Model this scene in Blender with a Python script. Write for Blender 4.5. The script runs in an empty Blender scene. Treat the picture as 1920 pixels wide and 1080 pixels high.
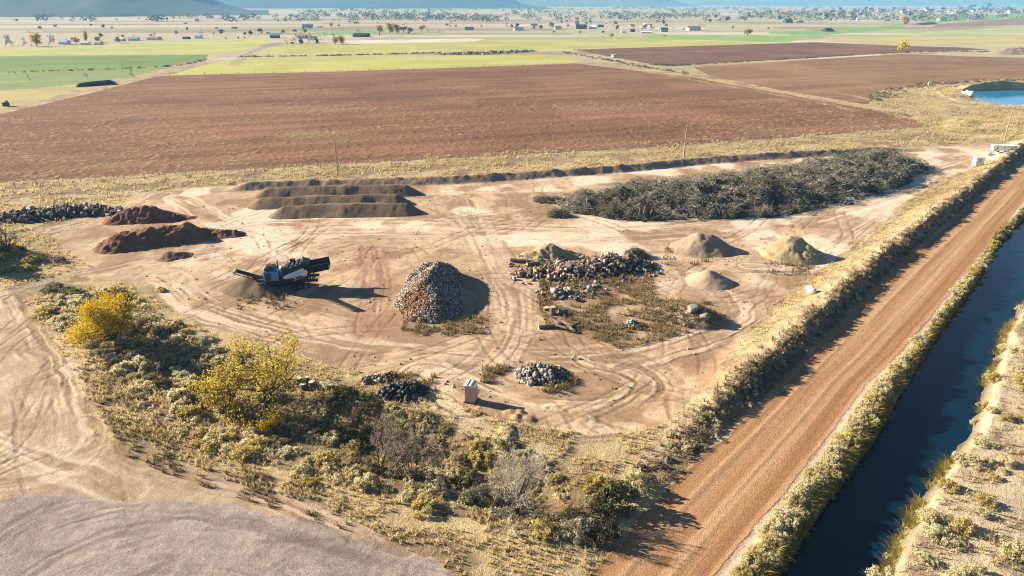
import bpy, math, random
import numpy as np
from mathutils import Vector, Matrix

rng = np.random.default_rng(7)
random.seed(7)
sc = bpy.context.scene
C = sc.collection
R = math.radians

# ------------------------------------------------------------------ camera
CAMH = 40.0
PITCH = math.atan(538 / 1280)
cp, sp = math.cos(PITCH), math.sin(PITCH)


def at(u, v, z=0.0):
    """point of the place (metres) seen at photo position u, v when it lies at height z"""
    dx, dy, dz = (u - 960), cp * 1280 + sp * (540 - v), -sp * 1280 + cp * (540 - v)
    t = (CAMH - z) / -dz
    return (dx * t, dy * t)


def atz(u, v, z=0.0):
    x, y = at(u, v, z)
    return Vector((x, y, z))


cam = bpy.data.cameras.new("camera")
cam.lens = 24.0
cam.sensor_width = 36.0
cam.clip_start = 0.5
cam.clip_end = 60000
co = bpy.data.objects.new("camera", cam)
co.location = (0, 0, CAMH)
co.rotation_euler = (math.pi / 2 - PITCH, 0, 0)
C.objects.link(co)
sc.camera = co

# ------------------------------------------------------------------ light
SUN_EL = R(21.5)
sun_h = np.array([-0.94, 0.34]); sun_h /= np.linalg.norm(sun_h)
sun_dir = Vector((sun_h[0] * math.cos(SUN_EL), sun_h[1] * math.cos(SUN_EL), math.sin(SUN_EL)))
L = bpy.data.lights.new("sun", 'SUN')
L.energy = 5.0
L.angle = R(0.5)
L.color = (1.0, 0.875, 0.69)
lo = bpy.data.objects.new("sun", L)
lo.rotation_euler = (-sun_dir).to_track_quat('-Z', 'Y').to_euler()
C.objects.link(lo)
w = bpy.data.worlds.new("World")
sc.world = w
w.use_nodes = True
nt = w.node_tree
nt.nodes.clear()
sky = nt.nodes.new('ShaderNodeTexSky')
sky.sky_type = 'NISHITA'
sky.sun_disc = False
sky.sun_elevation = SUN_EL
sky.sun_rotation = math.atan2(sun_h[0], sun_h[1])
sky.altitude = 2200
sky.air_density = 0.65
sky.dust_density = 0.3
sky.ozone_density = 1.2
bg = nt.nodes.new('ShaderNodeBackground')
bg.inputs['Strength'].default_value = 0.05
out = nt.nodes.new('ShaderNodeOutputWorld')
nt.links.new(sky.outputs[0], bg.inputs[0])
nt.links.new(bg.outputs[0], out.inputs[0])
sc.view_settings.view_transform = 'Standard'
sc.view_settings.look = 'None'
sc.view_settings.exposure = 1.76
sc.view_settings.gamma = 1.0
try:
    sc.cycles.use_denoising = True
    sc.cycles.denoising_prefilter = 'NONE'
    sc.cycles.use_adaptive_sampling = False
    sc.cycles.filter_width = 1.1
    sc.cycles.volume_bounces = 0
    sc.cycles.max_bounces = 5
    sc.cycles.diffuse_bounces = 1
    sc.cycles.transparent_max_bounces = 6
except Exception:
    pass


# ------------------------------------------------------------------ noise in the plane
def _h(ix, iy, s):
    n = (ix.astype(np.int64) * 374761393 + iy.astype(np.int64) * 668265263 + s * 974634721) & 0xFFFFFFFF
    n = ((n ^ (n >> 13)) * 1274126177) & 0xFFFFFFFF
    n = n ^ (n >> 16)
    return (n & 0xFFFF).astype(np.float32) / 65535.0


def vn(x, y, s=0):
    x0 = np.floor(x); y0 = np.floor(y)
    fx = (x - x0).astype(np.float32); fy = (y - y0).astype(np.float32)
    fx = fx * fx * (3 - 2 * fx); fy = fy * fy * (3 - 2 * fy)
    a = _h(x0, y0, s); b = _h(x0 + 1, y0, s); c = _h(x0, y0 + 1, s); d = _h(x0 + 1, y0 + 1, s)
    return a + (b - a) * fx + (c - a) * fy + (a - b - c + d) * fx * fy


def fbm(x, y, s=0, o=4, g=0.5):
    t = 0; a = 1.0; n = 0
    x = np.asarray(x, dtype=np.float64); y = np.asarray(y, dtype=np.float64)
    for i in range(o):
        t = t + a * vn(x + 17.3 * i, y - 9.7 * i, s + i); n += a
        a *= g; x = x * 2.03; y = y * 2.03
    return t / n


def sst(a, b, x):
    t = np.clip((x - a) / (b - a), 0, 1)
    return t * t * (3 - 2 * t)


def inpoly(P, x, y):
    m = np.zeros(x.shape, bool)
    xs = [p[0] for p in P]; ys = [p[1] for p in P]
    b = np.flatnonzero((x >= min(xs)) & (x <= max(xs)) & (y >= min(ys)) & (y <= max(ys)))
    if not len(b):
        return m
    X = x.ravel()[b] if x.ndim > 1 else x[b]; Y = y[b]
    r = np.zeros(len(b), bool)
    n = len(P)
    for i in range(n):
        (x1, y1), (x2, y2) = P[i], P[(i + 1) % n]
        if y1 == y2:
            continue
        c = ((y1 > Y) != (y2 > Y)) & (X < (x2 - x1) * (Y - y1) / (y2 - y1) + x1)
        r ^= c
    m[b] = r
    return m


def smooth_line(P, n=4):
    P = [np.array(p, float) for p in P]
    if len(P) < 3:
        return P
    Q = [2 * P[0] - P[1]] + P + [2 * P[-1] - P[-2]]
    o = []
    for i in range(1, len(Q) - 2):
        for k in range(n):
            t = k / n
            a, b, c, d = Q[i - 1], Q[i], Q[i + 1], Q[i + 2]
            o.append(0.5 * (2 * b + (c - a) * t + (2 * a - 5 * b + 4 * c - d) * t * t + (3 * b - a - 3 * c + d) * t ** 3))
    o.append(P[-1])
    return o


def line_dist(P, x, y, far):
    """signed distance and run along a polyline for the points nearer than far: (index, signed distance, run)"""
    P = [np.asarray(p, float) for p in P]
    A = np.array(P)
    b = np.flatnonzero((x > A[:, 0].min() - far) & (x < A[:, 0].max() + far) & (y > A[:, 1].min() - far) & (y < A[:, 1].max() + far))
    X = x[b]; Y = y[b]
    best = np.full(len(b), 1e9); sg = np.zeros(len(b)); run = np.zeros(len(b)); s0 = 0
    for p, q in zip(P[:-1], P[1:]):
        d = q - p; l = math.hypot(*d)
        if l < 1e-6:
            continue
        t = np.clip(((X - p[0]) * d[0] + (Y - p[1]) * d[1]) / l / l, 0, 1)
        ex = X - p[0] - t * d[0]; ey = Y - p[1] - t * d[1]
        dd = np.hypot(ex, ey)
        k = dd < best
        best[k] = dd[k]; run[k] = (s0 + t * l)[k]
        sg[k] = np.sign(ex * d[1] - ey * d[0])[k]
        s0 += l
    k = best < far
    return b[k], (best * sg)[k], run[k]


# ------------------------------------------------------------------ the lie of the land
def edge(pts, z=0.0):
    w_ = sorted([at(u, v, z) for u, v in pts], key=lambda p: p[1])
    a = np.array(w_)
    d0 = (a[1] - a[0]) / (a[1, 1] - a[0, 1]); d1 = (a[-1] - a[-2]) / (a[-1, 1] - a[-2, 1])
    a = np.vstack([a[0] - d0 * 130, a, a[-1] + d1 * 160])
    return a


E_RL = edge([(1100, 1075), (1280, 887), (1407, 770), (1560, 620), (1690, 490), (1800, 400), (1905, 310)])
E_RR = edge([(1345, 1075), (1440, 960), (1513, 870), (1623, 720), (1690, 660), (1780, 550), (1860, 450), (1920, 375)])
E_CL = edge([(1467, 1080), (1540, 967), (1640, 833), (1703, 720), (1763, 627), (1847, 510), (1880, 447), (1920, 413)], -1.5)
E_CR = edge([(1640, 1080), (1713, 947), (1800, 830), (1833, 737), (1870, 637), (1920, 560)], -1.5)
LAT = 0.74


def ex(E, y):
    return np.interp(y, E[:, 1], E[:, 0])


W = lambda pts: [at(u, v) for u, v in pts]
YARD = W([(90, 500), (100, 440), (215, 405), (250, 372), (370, 350), (400, 349), (830, 345), (1100, 325), (1330, 300), (1690, 287), (1760, 276),
          (1920, 270), (1920, 283), (1850, 305), (1745, 345), (1640, 425), (1560, 490), (1480, 540), (1400, 620), (1340, 700), (1300, 760), (1230, 800),
          (1130, 812), (1000, 795), (880, 765), (770, 705), (600, 685), (540, 655), (420, 632), (350, 600), (320, 545), (240, 528), (160, 520)])
LEFTLOT = W([(-500, 600), (0, 553), (45, 590), (85, 650), (125, 720), (165, 800), (240, 850), (350, 880), (500, 920), (640, 965), (780, 1040), (900, 1100),
             (560, 1000), (400, 975), (150, 962), (0, 960), (-500, 960)])
GRAVEL = W([(-700, 925), (0, 932), (150, 930), (400, 946), (560, 972), (680, 1005), (790, 1050), (870, 1084), (960, 1180), (-700, 1180)])
HOLLOW = W([(240, 560), (330, 620), (420, 660), (560, 690), (700, 745), (870, 790), (1000, 830), (1080, 880), (1110, 960), (1040, 1010), (900, 990),
            (700, 900), (480, 850), (330, 780), (240, 690), (180, 620)])
WEEDS = W([(1015, 520), (1130, 505), (1215, 500), (1230, 560), (1340, 565), (1350, 608), (1270, 630), (1160, 655), (1090, 625), (1030, 620), (1005, 570)])
POND = [(222, 343), (235, 349), (340, 351), (340, 292), (216, 294), (207, 303), (210, 318), (217, 335)]
HOL2 = W([(70, 560), (235, 545), (330, 605), (400, 650), (560, 700), (690, 745), (830, 790), (960, 830), (1060, 870), (1110, 930), (1080, 1010), (960, 1010), (800, 960), (640, 905), (480, 865), (345, 835), (260, 760), (200, 690), (130, 640), (80, 595)])
HOLC = np.array(HOLLOW).mean(0)


def road_parts(x, y):
    uL = (x - ex(E_RL, y)) * LAT      # >0 right of the road's left edge
    uR = (x - ex(E_RR, y)) * LAT
    cL = (x - ex(E_CL, y)) * LAT
    cR = (x - ex(E_CR, y)) * LAT
    return uL, uR, cL, cR


def pond_d(x, y):
    b, d, r = line_dist(POND + [POND[0]], x, y, 14)
    o = np.full(x.shape, 99.0)
    o[b] = np.abs(d)
    i = inpoly(POND, x, y)
    return np.where(i, -np.minimum(o, 20), o)


def height(x, y):
    x = np.asarray(x, float); y = np.asarray(y, float)
    near = sst(420, 150, y)
    z = near * (0.35 * (fbm(x / 14, y / 14, 3, 3) - 0.5) + 0.10 * (fbm(x / 1.7, y / 1.7, 5, 3) - 0.5))
    uL, uR, cL, cR = road_parts(x, y)
    n1 = fbm(x / 3.2, y / 3.2, 11, 3)
    lim = sst(260, 205, y) * sst(50, 74, y)
    # windrow left of the road: steep on the road side
    prof = np.where(uL < -2.7, sst(-8.5, -2.7, uL), sst(-0.5, -2.7, uL) ** 1.25)
    z = z + lim * prof * (1.5 + 1.3 * (n1 - 0.5))
    on = sst(-0.9, 0.1, uL) * sst(0.7, -0.2, uR)
    z = z * (1 - on * 0.75) - on * 0.1
    # strip between road and canal, the canal, the far bank
    clim = sst(190, 160, y)
    st = sst(0.2, 1.4, uR) * sst(-0.3, -1.5, cL)
    z = z + clim * st * (0.45 + 0.5 * (n1 - 0.5))
    z = np.where(cL > -1.1, z * (1 - clim) + clim * np.maximum(-2.6, z - 2.6 * sst(-1.1, 0.55, cL)), z)
    rb = sst(-0.7, 1.9, cR + 1.2 * (n1 - 0.5))
    z = np.where(cR > -0.8, z * (1 - clim) + clim * (-2.5 + rb * 2.75 + sst(1.5, 6, cR) * (0.5 * (fbm(x / 5, y / 5, 21, 3) - 0.3))), z)
    # brushy hollow
    b, d, r = line_dist(HOLLOW + [HOLLOW[0]], x, y, 9)
    k = np.zeros(x.shape); i = inpoly(HOLLOW, x, y)
    k[i] = 1.0
    kk = k[b] * sst(0, 6, np.abs(d))
    k[b] = kk
    z = z - 1.6 * k + k * 0.9 * (fbm(x / 4, y / 4, 31, 3) - 0.5)
    # small red dirt hummocks around the hollow
    hm = sst(0.56, 0.78, fbm(x / 2.6 + 7, y / 2.6, 41, 3))
    z = z + 0.45 * hm * sst(9, 2, np.hypot((x + 2) / 1.6, y - 58))
    # earth bank behind the yard
    b, d, r = line_dist(BANK, x, y, 6)
    n = fbm(x[b] / 2.5, y[b] / 2.5, 51, 3)
    endf = sst(0, 6, r) * sst(BANK_L, BANK_L - 14, r)
    z[b] = z[b] + endf * np.maximum(0, 1 - np.abs(d) / (2.3 + 0.6 * n)) * (1.1 + 0.8 * n)
    # pond
    far = (x > 120) & (y > 190) & (y < 430)
    if far.any():
        xx, yy = x[far], y[far]
        pd = pond_d(xx, yy)
        hum = sst(70, 20, pd) * (fbm(xx / 9, yy / 9, 61, 4) - 0.42) * 2.2
        bankb = sst(9, 2, pd) * sst(338, 350, yy) * 3.6 * sst(212, 240, xx)
        z[far] = z[far] + np.where(pd < 3, sst(-2.0, 3, pd) * hum - 1.9 * sst(3, -1.5, pd) + bankb * sst(0, 2.5, pd), np.maximum(hum, -0.3) + bankb)
        lowr = sst(140, 160, xx) * sst(265, 250, yy) * sst(200, 222, yy)
        z[far] += lowr * 2.2 * (fbm(xx / 11, yy / 5, 63, 4) - 0.45)
    return z


BANK = smooth_line(W([(415, 356), (560, 349), (830, 341), (1000, 331), (1180, 318), (1330, 303), (1500, 293), (1720, 281)]), 3)
BANK_L = sum(math.hypot(*(q - p)) for p, q in zip(BANK[:-1], BANK[1:]))


def gz(x, y):
    return float(height(np.array([x], float), np.array([y], float))[0])


# ------------------------------------------------------------------ materials
def new_mat(name):
    m = bpy.data.materials.new(name)
    m.use_nodes = True
    t = m.node_tree
    b = t.nodes['Principled BSDF']
    b.inputs['Specular IOR Level'].default_value = 0.15
    return m, t, b


def N(t, k, **kw):
    n = t.nodes.new(k)
    for a, v in kw.items():
        setattr(n, a, v)
    return n


def math_n(t, op, a, b=None, c=None):
    n = N(t, 'ShaderNodeMath', operation=op)
    for i, v in enumerate((a, b, c)):
        if v is None:
            continue
        if isinstance(v, (int, float)):
            n.inputs[i].default_value = v
        else:
            t.links.new(v, n.inputs[i])
    return n.outputs[0]


def noise_n(t, scale, detail=3, vec=None, rough=0.55):
    n = N(t, 'ShaderNodeTexNoise')
    n.inputs['Scale'].default_value = scale
    n.inputs['Detail'].default_value = detail
    n.inputs['Roughness'].default_value = rough
    if vec is not None:
        t.links.new(vec, n.inputs['Vector'])
    return n.outputs[0]


def plain(name, col, rough=0.8, var=0.25, scale=3.0, bump=0.0, spec=0.15, metal=0.0):
    """one colour broken up by two octaves of noise"""
    m, t, b = new_mat(name)
    tc = N(t, 'ShaderNodeTexCoord')
    a = noise_n(t, scale, 4, tc.outputs['Object'])
    c = noise_n(t, scale * 6.3, 3, tc.outputs['Object'])
    f = math_n(t, 'ADD', math_n(t, 'MULTIPLY', a, 2 * var), math_n(t, 'MULTIPLY', c, 1.2 * var))
    f = math_n(t, 'ADD', f, 1 - 1.6 * var)
    mx = N(t, 'ShaderNodeVectorMath', operation='SCALE')
    mx.inputs[0].default_value = col
    t.links.new(f, mx.inputs['Scale'])
    t.links.new(mx.outputs[0], b.inputs['Base Color'])
    b.inputs['Roughness'].default_value = rough
    b.inputs['Specular IOR Level'].default_value = spec
    b.inputs['Metallic'].default_value = metal
    if bump:
        bn = N(t, 'ShaderNodeBump')
        bn.inputs['Strength'].default_value = 1.0
        bn.inputs['Distance'].default_value = bump
        t.links.new(c, bn.inputs['Height'])
        t.links.new(bn.outputs[0], b.inputs['Normal'])
    return m


def ramp_mat(name, cols, rough=0.85, trans=0.0, objvar=0.0, spec=0.1):
    """colours picked along the piece-by-piece attribute tone (random per piece, in places also set by height or clump)"""
    m, t, b = new_mat(name)
    at_ = N(t, 'ShaderNodeAttribute', attribute_name='tone')
    f = at_.outputs['Fac']
    if objvar:
        oi = N(t, 'ShaderNodeObjectInfo')
        f = math_n(t, 'ADD', math_n(t, 'MULTIPLY', f, 1 - objvar), math_n(t, 'MULTIPLY', oi.outputs['Random'], objvar))
    cr = N(t, 'ShaderNodeValToRGB')
    e = cr.color_ramp.elements
    while len(e) < len(cols):
        e.new(0.5)
    for i, c in enumerate(cols):
        e[i].position = i / (len(cols) - 1)
        e[i].color = (*c, 1)
    t.links.new(f, cr.inputs[0])
    t.links.new(cr.outputs[0], b.inputs['Base Color'])
    b.inputs['Roughness'].default_value = rough
    b.inputs['Specular IOR Level'].default_value = spec
    if trans:
        tr = N(t, 'ShaderNodeBsdfTranslucent')
        t.links.new(cr.outputs[0], tr.inputs['Color'])
        mx = N(t, 'ShaderNodeMixShader')
        mx.inputs[0].default_value = trans
        t.links.new(b.outputs[0], mx.inputs[1]); t.links.new(tr.outputs[0], mx.inputs[2])
        t.links.new(mx.outputs[0], t.nodes['Material Output'].inputs['Surface'])
    return m


def terrain_mat(name, la=0.7, lc=1.25, dist=0.16, sa=1.3, sc_=7.0, ab=1.6):
    m, t, b = new_mat(name)
    at_ = N(t, 'ShaderNodeAttribute', attribute_name='col')
    ge = N(t, 'ShaderNodeNewGeometry')
    a = noise_n(t, sa, 5, ge.outputs['Position'], 0.6)
    c = noise_n(t, sc_, 4, ge.outputs['Position'], 0.65)
    f = math_n(t, 'ADD', math_n(t, 'MULTIPLY', a, la), math_n(t, 'MULTIPLY', c, lc))
    f = math_n(t, 'ADD', f, 1.0 - 0.5 * (la + lc))
    mx = N(t, 'ShaderNodeVectorMath', operation='SCALE')
    t.links.new(at_.outputs['Vector'], mx.inputs[0]); t.links.new(f, mx.inputs['Scale'])
    t.links.new(mx.outputs[0], b.inputs['Base Color'])
    b.inputs['Roughness'].default_value = 0.95
    b.inputs['Specular IOR Level'].default_value = 0.05
    bn = N(t, 'ShaderNodeBump')
    bn.inputs['Distance'].default_value = dist
    bn.inputs['Strength'].default_value = 0.9
    t.links.new(math_n(t, 'ADD', c, math_n(t, 'MULTIPLY', a, ab)), bn.inputs['Height'])
    t.links.new(bn.outputs[0], b.inputs['Normal'])
    return m


M_TER = terrain_mat("earth")
M_YARD = terrain_mat("yard dirt", 0.55, 1.25, 0.075, 1.3, 7.0, 0.4)
M_FINE = terrain_mat("graded earth", 0.3, 1.7, 0.07, 2.5, 7.0, 0.0)
M_FIELD = terrain_mat("ploughed earth", 0.6, 1.1, 0.13, 0.9, 3.5)


# ------------------------------------------------------------------ objects
def tag(o, label=None, cat=None, group=None, kind=None):
    if label: o['label'] = label
    if cat: o['category'] = cat
    if group: o['group'] = group
    if kind: o['kind'] = kind
    return o


def mesh_np(name, V, F, mat, tone=None, smooth=False):
    """V (n,3), F (m,3|4) arrays -> mesh"""
    V = np.asarray(V, np.float32); F = np.asarray(F, np.int32)
    me = bpy.data.meshes.new(name)
    k = F.shape[1]
    me.vertices.add(len(V)); me.vertices.foreach_set('co', V.ravel())
    me.loops.add(F.size); me.loops.foreach_set('vertex_index', F.ravel())
    me.polygons.add(len(F))
    me.polygons.foreach_set('loop_start', np.arange(0, F.size, k, dtype=np.int32))
    if smooth:
        me.polygons.foreach_set('use_smooth', np.ones(len(F), bool))
    if tone is not None:
        a = me.attributes.new('tone', 'FLOAT', 'POINT'); a.data.foreach_set('value', np.asarray(tone, np.float32))
    me.update(calc_edges=True)
    if mat: me.materials.append(mat)
    return me


def obj(name, me, parent=None, loc=None):
    o = bpy.data.objects.new(name, me)
    C.objects.link(o)
    if parent: o.parent = parent
    if loc is not None: o.location = loc
    return o


def empty(name, loc, rz=0.0):
    o = bpy.data.objects.new(name, None)
    C.objects.link(o)
    o.location = loc
    o.rotation_euler = (0, 0, rz)
    o.empty_display_size = 0.5
    return o


def copy_tree(o, parent=None):
    c = o.copy(); C.objects.link(c)
    if parent: c.parent = parent
    for ch in o.children:
        copy_tree(ch, c)
    return c


class MB:
    """collects boxes, tubes and prisms into one mesh"""
    def __init__(s): s.V = []; s.F = []
    def add(s, V, F):
        n = len(s.V); s.V += [tuple(v) for v in V]; s.F += [tuple(i + n for i in f) for f in F]; return s
    def box(s, a, b, m=None):
        (x0, y0, z0), (x1, y1, z1) = a, b
        V = [Vector(v) for v in ((x0, y0, z0), (x1, y0, z0), (x1, y1, z0), (x0, y1, z0), (x0, y0, z1), (x1, y0, z1), (x1, y1, z1), (x0, y1, z1))]
        if m: V = [m @ v for v in V]
        return s.add(V, [(0, 3, 2, 1), (4, 5, 6, 7), (0, 1, 5, 4), (1, 2, 6, 5), (2, 3, 7, 6), (3, 0, 4, 7)])
    def tube(s, p, q, r0, r1=None, n=8, cap=True):
        p, q = Vector(p), Vector(q); r1 = r0 if r1 is None else r1
        d = (q - p).normalized(); a = d.orthogonal().normalized(); b = d.cross(a)
        V = []
        for c, r in ((p, r0), (q, r1)):
            for i in range(n):
                t = 2 * math.pi * i / n
                V.append(c + (a * math.cos(t) + b * math.sin(t)) * r)
        F = [(i, (i + 1) % n, n + (i + 1) % n, n + i) for i in range(n)]
        if cap: F += [tuple(range(n - 1, -1, -1)), tuple(range(n, 2 * n))]
        return s.add(V, F)
    def prism(s, P, y0, y1):
        n = len(P)
        V = [(x, y0, z) for x, z in P] + [(x, y1, z) for x, z in P]
        F = [tuple(range(n)), tuple(range(2 * n - 1, n - 1, -1))] + [(i, n + i, n + (i + 1) % n, (i + 1) % n) for i in range(n)]
        return s.add(V, F)
    def mesh(s, name, mat, smooth=False, bevel=0):
        me = bpy.data.meshes.new(name)
        me.from_pydata(s.V, [], s.F); me.update()
        if bevel:
            import bmesh
            bm = bmesh.new(); bm.from_mesh(me)
            bmesh.ops.bevel(bm, geom=bm.edges[:], offset=bevel, segments=1, affect='EDGES', profile=0.5, clamp_overlap=True)
            bm.to_mesh(me); bm.free()
        if smooth:
            for p in me.polygons: p.use_smooth = True
        if mat: me.materials.append(mat)
        return me
    def build(s, name, mat, parent=None, loc=None, **kw):
        return obj(name, s.mesh(name, mat, **kw), parent, loc)


# ------------------------------------------------------------------ ground sheet
def spaced(a, b, d):
    n = max(2, int(math.log(b / a) / d)); return list(np.geomspace(a, b, n + 1)[:-1])


ys = list(np.linspace(-90, 30, 18)[:-1]) + list(np.linspace(30, 37.5, 14)[:-1]) + spaced(37.5, 200, 0.0030) + spaced(200, 900, 0.0042) + spaced(900, 9300, 0.018) + [9300]
ss = list(np.linspace(-1.3, -0.8, 26)[:-1]) + list(np.linspace(-0.8, 0.8, 900)) + list(np.linspace(0.8, 1.3, 26)[1:])
ys = np.array(ys); ss = np.array(ss)
wy = np.maximum(ys, 22) * cp + CAMH * sp
GX = (ss[None, :] * wy[:, None]); GY = np.repeat(ys[:, None], len(ss), 1)
nr, nc = GX.shape
X = GX.ravel(); Y = GY.ravel()
Z = height(X, Y)
col = np.zeros((len(X), 3), np.float32)
zone = np.zeros(len(X), np.int16)


def mix(mask, c, idx=None):
    c = np.array(c, np.float32)
    if idx is None:
        col[:] = col * (1 - mask[:, None]) + c * mask[:, None]
    else:
        col[idx] = col[idx] * (1 - mask[:, None]) + c * mask[:, None]


amp = np.clip(Y, 30, 400) / 400
wx = (fbm(X / 3.0, Y / 3.0, 71, 4) - 0.5); wz = (fbm(X / 3.0 + 50, Y / 3.0, 72, 4) - 0.5)
wx2 = (fbm(X / 40.0, Y / 40.0, 73, 4) - 0.5); wz2 = (fbm(X / 40.0 + 50, Y / 40.0, 74, 4) - 0.5)
n_s = fbm(X / 0.55, Y / 0.55, 81, 3)
n_m = fbm(X / 3.0, Y / 3.0, 82, 4)
n_l = fbm(X / 22.0, Y / 22.0, 83, 4)

# dry grass land, near; pale stubble and pasture, far
mix(np.ones(len(X)), (0.38, 0.29, 0.165))
mix(sst(0.45, 0.65, n_m) * 0.7, (0.47, 0.375, 0.20))
mix(sst(0.52, 0.70, fbm(X / 6, Y / 6, 84, 4)) * 0.8, (0.20, 0.135, 0.085))
mix(sst(0.55, 0.72, fbm(X / 8 + 9, Y / 8, 85, 4)) * 0.45, (0.21, 0.18, 0.085))
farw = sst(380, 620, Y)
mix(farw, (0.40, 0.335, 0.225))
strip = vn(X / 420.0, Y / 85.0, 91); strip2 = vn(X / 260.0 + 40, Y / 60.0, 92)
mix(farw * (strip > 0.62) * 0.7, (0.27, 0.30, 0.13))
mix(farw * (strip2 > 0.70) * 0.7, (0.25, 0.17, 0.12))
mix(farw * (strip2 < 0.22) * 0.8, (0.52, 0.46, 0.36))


def field(P, c, zid, wa=1.0, wb=0.0, c2=None, s2=18.0):
    m = inpoly(P, X + wx * wa + wx2 * wb, Y + wz * wa + wz2 * wb)
    i = np.flatnonzero(m)
    f = fbm(X[i] / s2, Y[i] / s2, 100 + zid, 4)
    c = np.array(c); c2 = c * 0.8 if c2 is None else np.array(c2)
    t = sst(0.36, 0.64, f)[:, None]
    col[i] = c * (1 - t) + c2 * t
    zone[i] = zid
    return i


FIELDS = [
    # name, polygon in the photo, colours, label-free structure
    ('green_field', [(0, 93), (140, 85), (500, 72), (512, 77), (440, 99), (395, 101), (0, 104), (-200, 104), (-200, 95)], (0.35, 0.36, 0.11), (0.40, 0.40, 0.14)),
    ('green_field', [(-200, 106), (0, 105), (300, 103), (392, 102), (388, 112), (300, 125), (0, 137), (-200, 138)], (0.15, 0.21, 0.06), (0.17, 0.235, 0.075)),
    ('green_field', [(-200, 139), (0, 138), (290, 126), (310, 128), (240, 146), (150, 158), (0, 170), (-200, 175)], (0.18, 0.24, 0.085), (0.22, 0.26, 0.10)),
    ('stubble_field', [(-200, 176), (0, 171), (140, 158), (168, 161), (90, 184), (0, 204), (-200, 240)], (0.42, 0.34, 0.15), (0.36, 0.30, 0.14)),
    ('green_field', [(310, 142), (400, 118), (480, 108), (830, 105), (1000, 102), (1060, 104), (1088, 117), (880, 126), (640, 133)], (0.38, 0.365, 0.10), (0.43, 0.40, 0.13)),
    ('green_field', [(465, 105), (530, 83), (700, 82), (905, 75), (1200, 73), (1440, 80), (1550, 77), (1300, 86), (1080, 92), (985, 94), (830, 99), (640, 102)], (0.345, 0.335, 0.105), (0.40, 0.375, 0.13)),
    ('bare_field', [(640, 76), (880, 72), (912, 73), (890, 77), (660, 82)], (0.56, 0.51, 0.43), (0.5, 0.45, 0.37)),
    ('green_field', [(1200, 65), (1400, 66), (1560, 69), (1470, 79), (1430, 79), (1220, 72)], (0.22, 0.31, 0.09), (0.27, 0.34, 0.11)),
    ('green_field', [(1440, 61), (1560, 54), (1690, 47), (1706, 54), (1590, 62), (1530, 66), (1440, 63)], (0.17, 0.29, 0.085), (0.22, 0.32, 0.11)),
    ('green_field', [(1590, 69), (1700, 62), (1920, 49), (2150, 44), (2150, 60), (1920, 62), (1660, 68)], (0.33, 0.36, 0.14), (0.39, 0.40, 0.17)),
    ('stubble_field', [(1545, 77), (1610, 70), (1920, 66), (2150, 65), (2150, 90), (1920, 88), (1700, 85)], (0.43, 0.36, 0.17), (0.39, 0.33, 0.155)),
    ('fallow_field', [(1745, 50), (1765, 45), (1920, 33), (2100, 26), (2100, 42), (1920, 47), (1800, 50)], (0.26, 0.17, 0.12), (0.22, 0.15, 0.11)),
    ('green_field', [(1690, 37), (1920, 25), (2100, 20), (2100, 27), (1920, 32), (1760, 42)], (0.19, 0.30, 0.10), (0.16, 0.27, 0.09)),
    ('green_field', [(590, 60), (740, 52), (750, 56), (690, 66), (600, 66)], (0.20, 0.28, 0.12), (0.24, 0.30, 0.14)),
    ('ploughed_field', [(1072, 93), (1200, 89), (1530, 79), (1690, 86), (1800, 89), (1860, 93), (1690, 98), (1500, 110), (1280, 121), (1225, 121)], (0.175, 0.095, 0.058), (0.148, 0.078, 0.047)),
    ('ploughed_field', [(1300, 126), (1500, 113), (1690, 101), (1830, 106), (2100, 112), (2100, 150), (1920, 146), (1780, 153), (1650, 170), (1625, 196), (1480, 172), (1330, 142)], (0.245, 0.145, 0.082), (0.205, 0.118, 0.067)),
    ('ploughed_field', [(-250, 260), (0, 214), (160, 177), (300, 142), (640, 134), (1080, 119), (1290, 144), (1470, 176), (1620, 203), (1720, 217), (1765, 232), (1740, 239), (1560, 252), (1200, 278), (640, 308), (0, 343), (-250, 355)], (0.215, 0.114, 0.067), (0.175, 0.09, 0.053)),
]
zone_names = ['ground']
for k, (nm, P, c, c2) in enumerate(FIELDS):
    zone_names.append(nm)
    big = nm == 'ploughed_field'
    i = field(W(P), c, k + 1, wa=1.2 if big else 2.5, wb=1.5 if big else 5.0, c2=c2, s2=30.0)
    if big:  # clods, stubble left on the surface, furrow lines running with the tractor
        x, y = X[i], Y[i]
        d = x * 0.95 + y * 0.31; q = -x * 0.31 + y * 0.95
        fur = fbm(d / 60, q / 0.9, 120 + k, 3)
        wide = fbm(d / 120, q / 7.0, 125 + k, 3)
        st = fbm(x / 1.3, y / 1.3, 130 + k, 5, 0.6)
        patch = fbm(x / 26, y / 26, 140 + k, 3)
        col[i] *= (0.74 + 0.5 * fur)[:, None] * (0.72 + 0.56 * wide)[:, None]
        nearf = sst(420, 250, y)
        m = sst(0.55, 0.70, st) * sst(0.36, 0.6, patch) * (0.30 + 0.45 * nearf)
        mix(m, (0.34, 0.22, 0.125), i)
        Z[i] += nearf * 0.16 * (sst(0.5, 0.75, st) + fur * 0.6 - 0.3)
        if k == len(FIELDS) - 1:
            gx, gy = at(585, 252)
            g = sst(1.0, 0.3, np.hypot((x - gx) / 17, (y - gy) / 11)) * sst(0.46, 0.6, st)
            mix(g * 0.85, (0.27, 0.22, 0.09), i)
    else:    # mowing lines
        x, y = X[i], Y[i]
        col[i] *= (0.86 + 0.28 * fbm((x * 0.95 + y * .31) / 150, (-x * .31 + y * .95) / 5.0, 150 + k, 2))[:, None]

NZ = len(zone_names)
Z_YARD, Z_ROAD, Z_LOT, Z_GRAVEL = NZ, NZ + 1, NZ + 2, NZ + 3
zone_names += ['dirt_yard', 'dirt_road', 'dirt_lot', 'gravel_lot']

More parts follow.
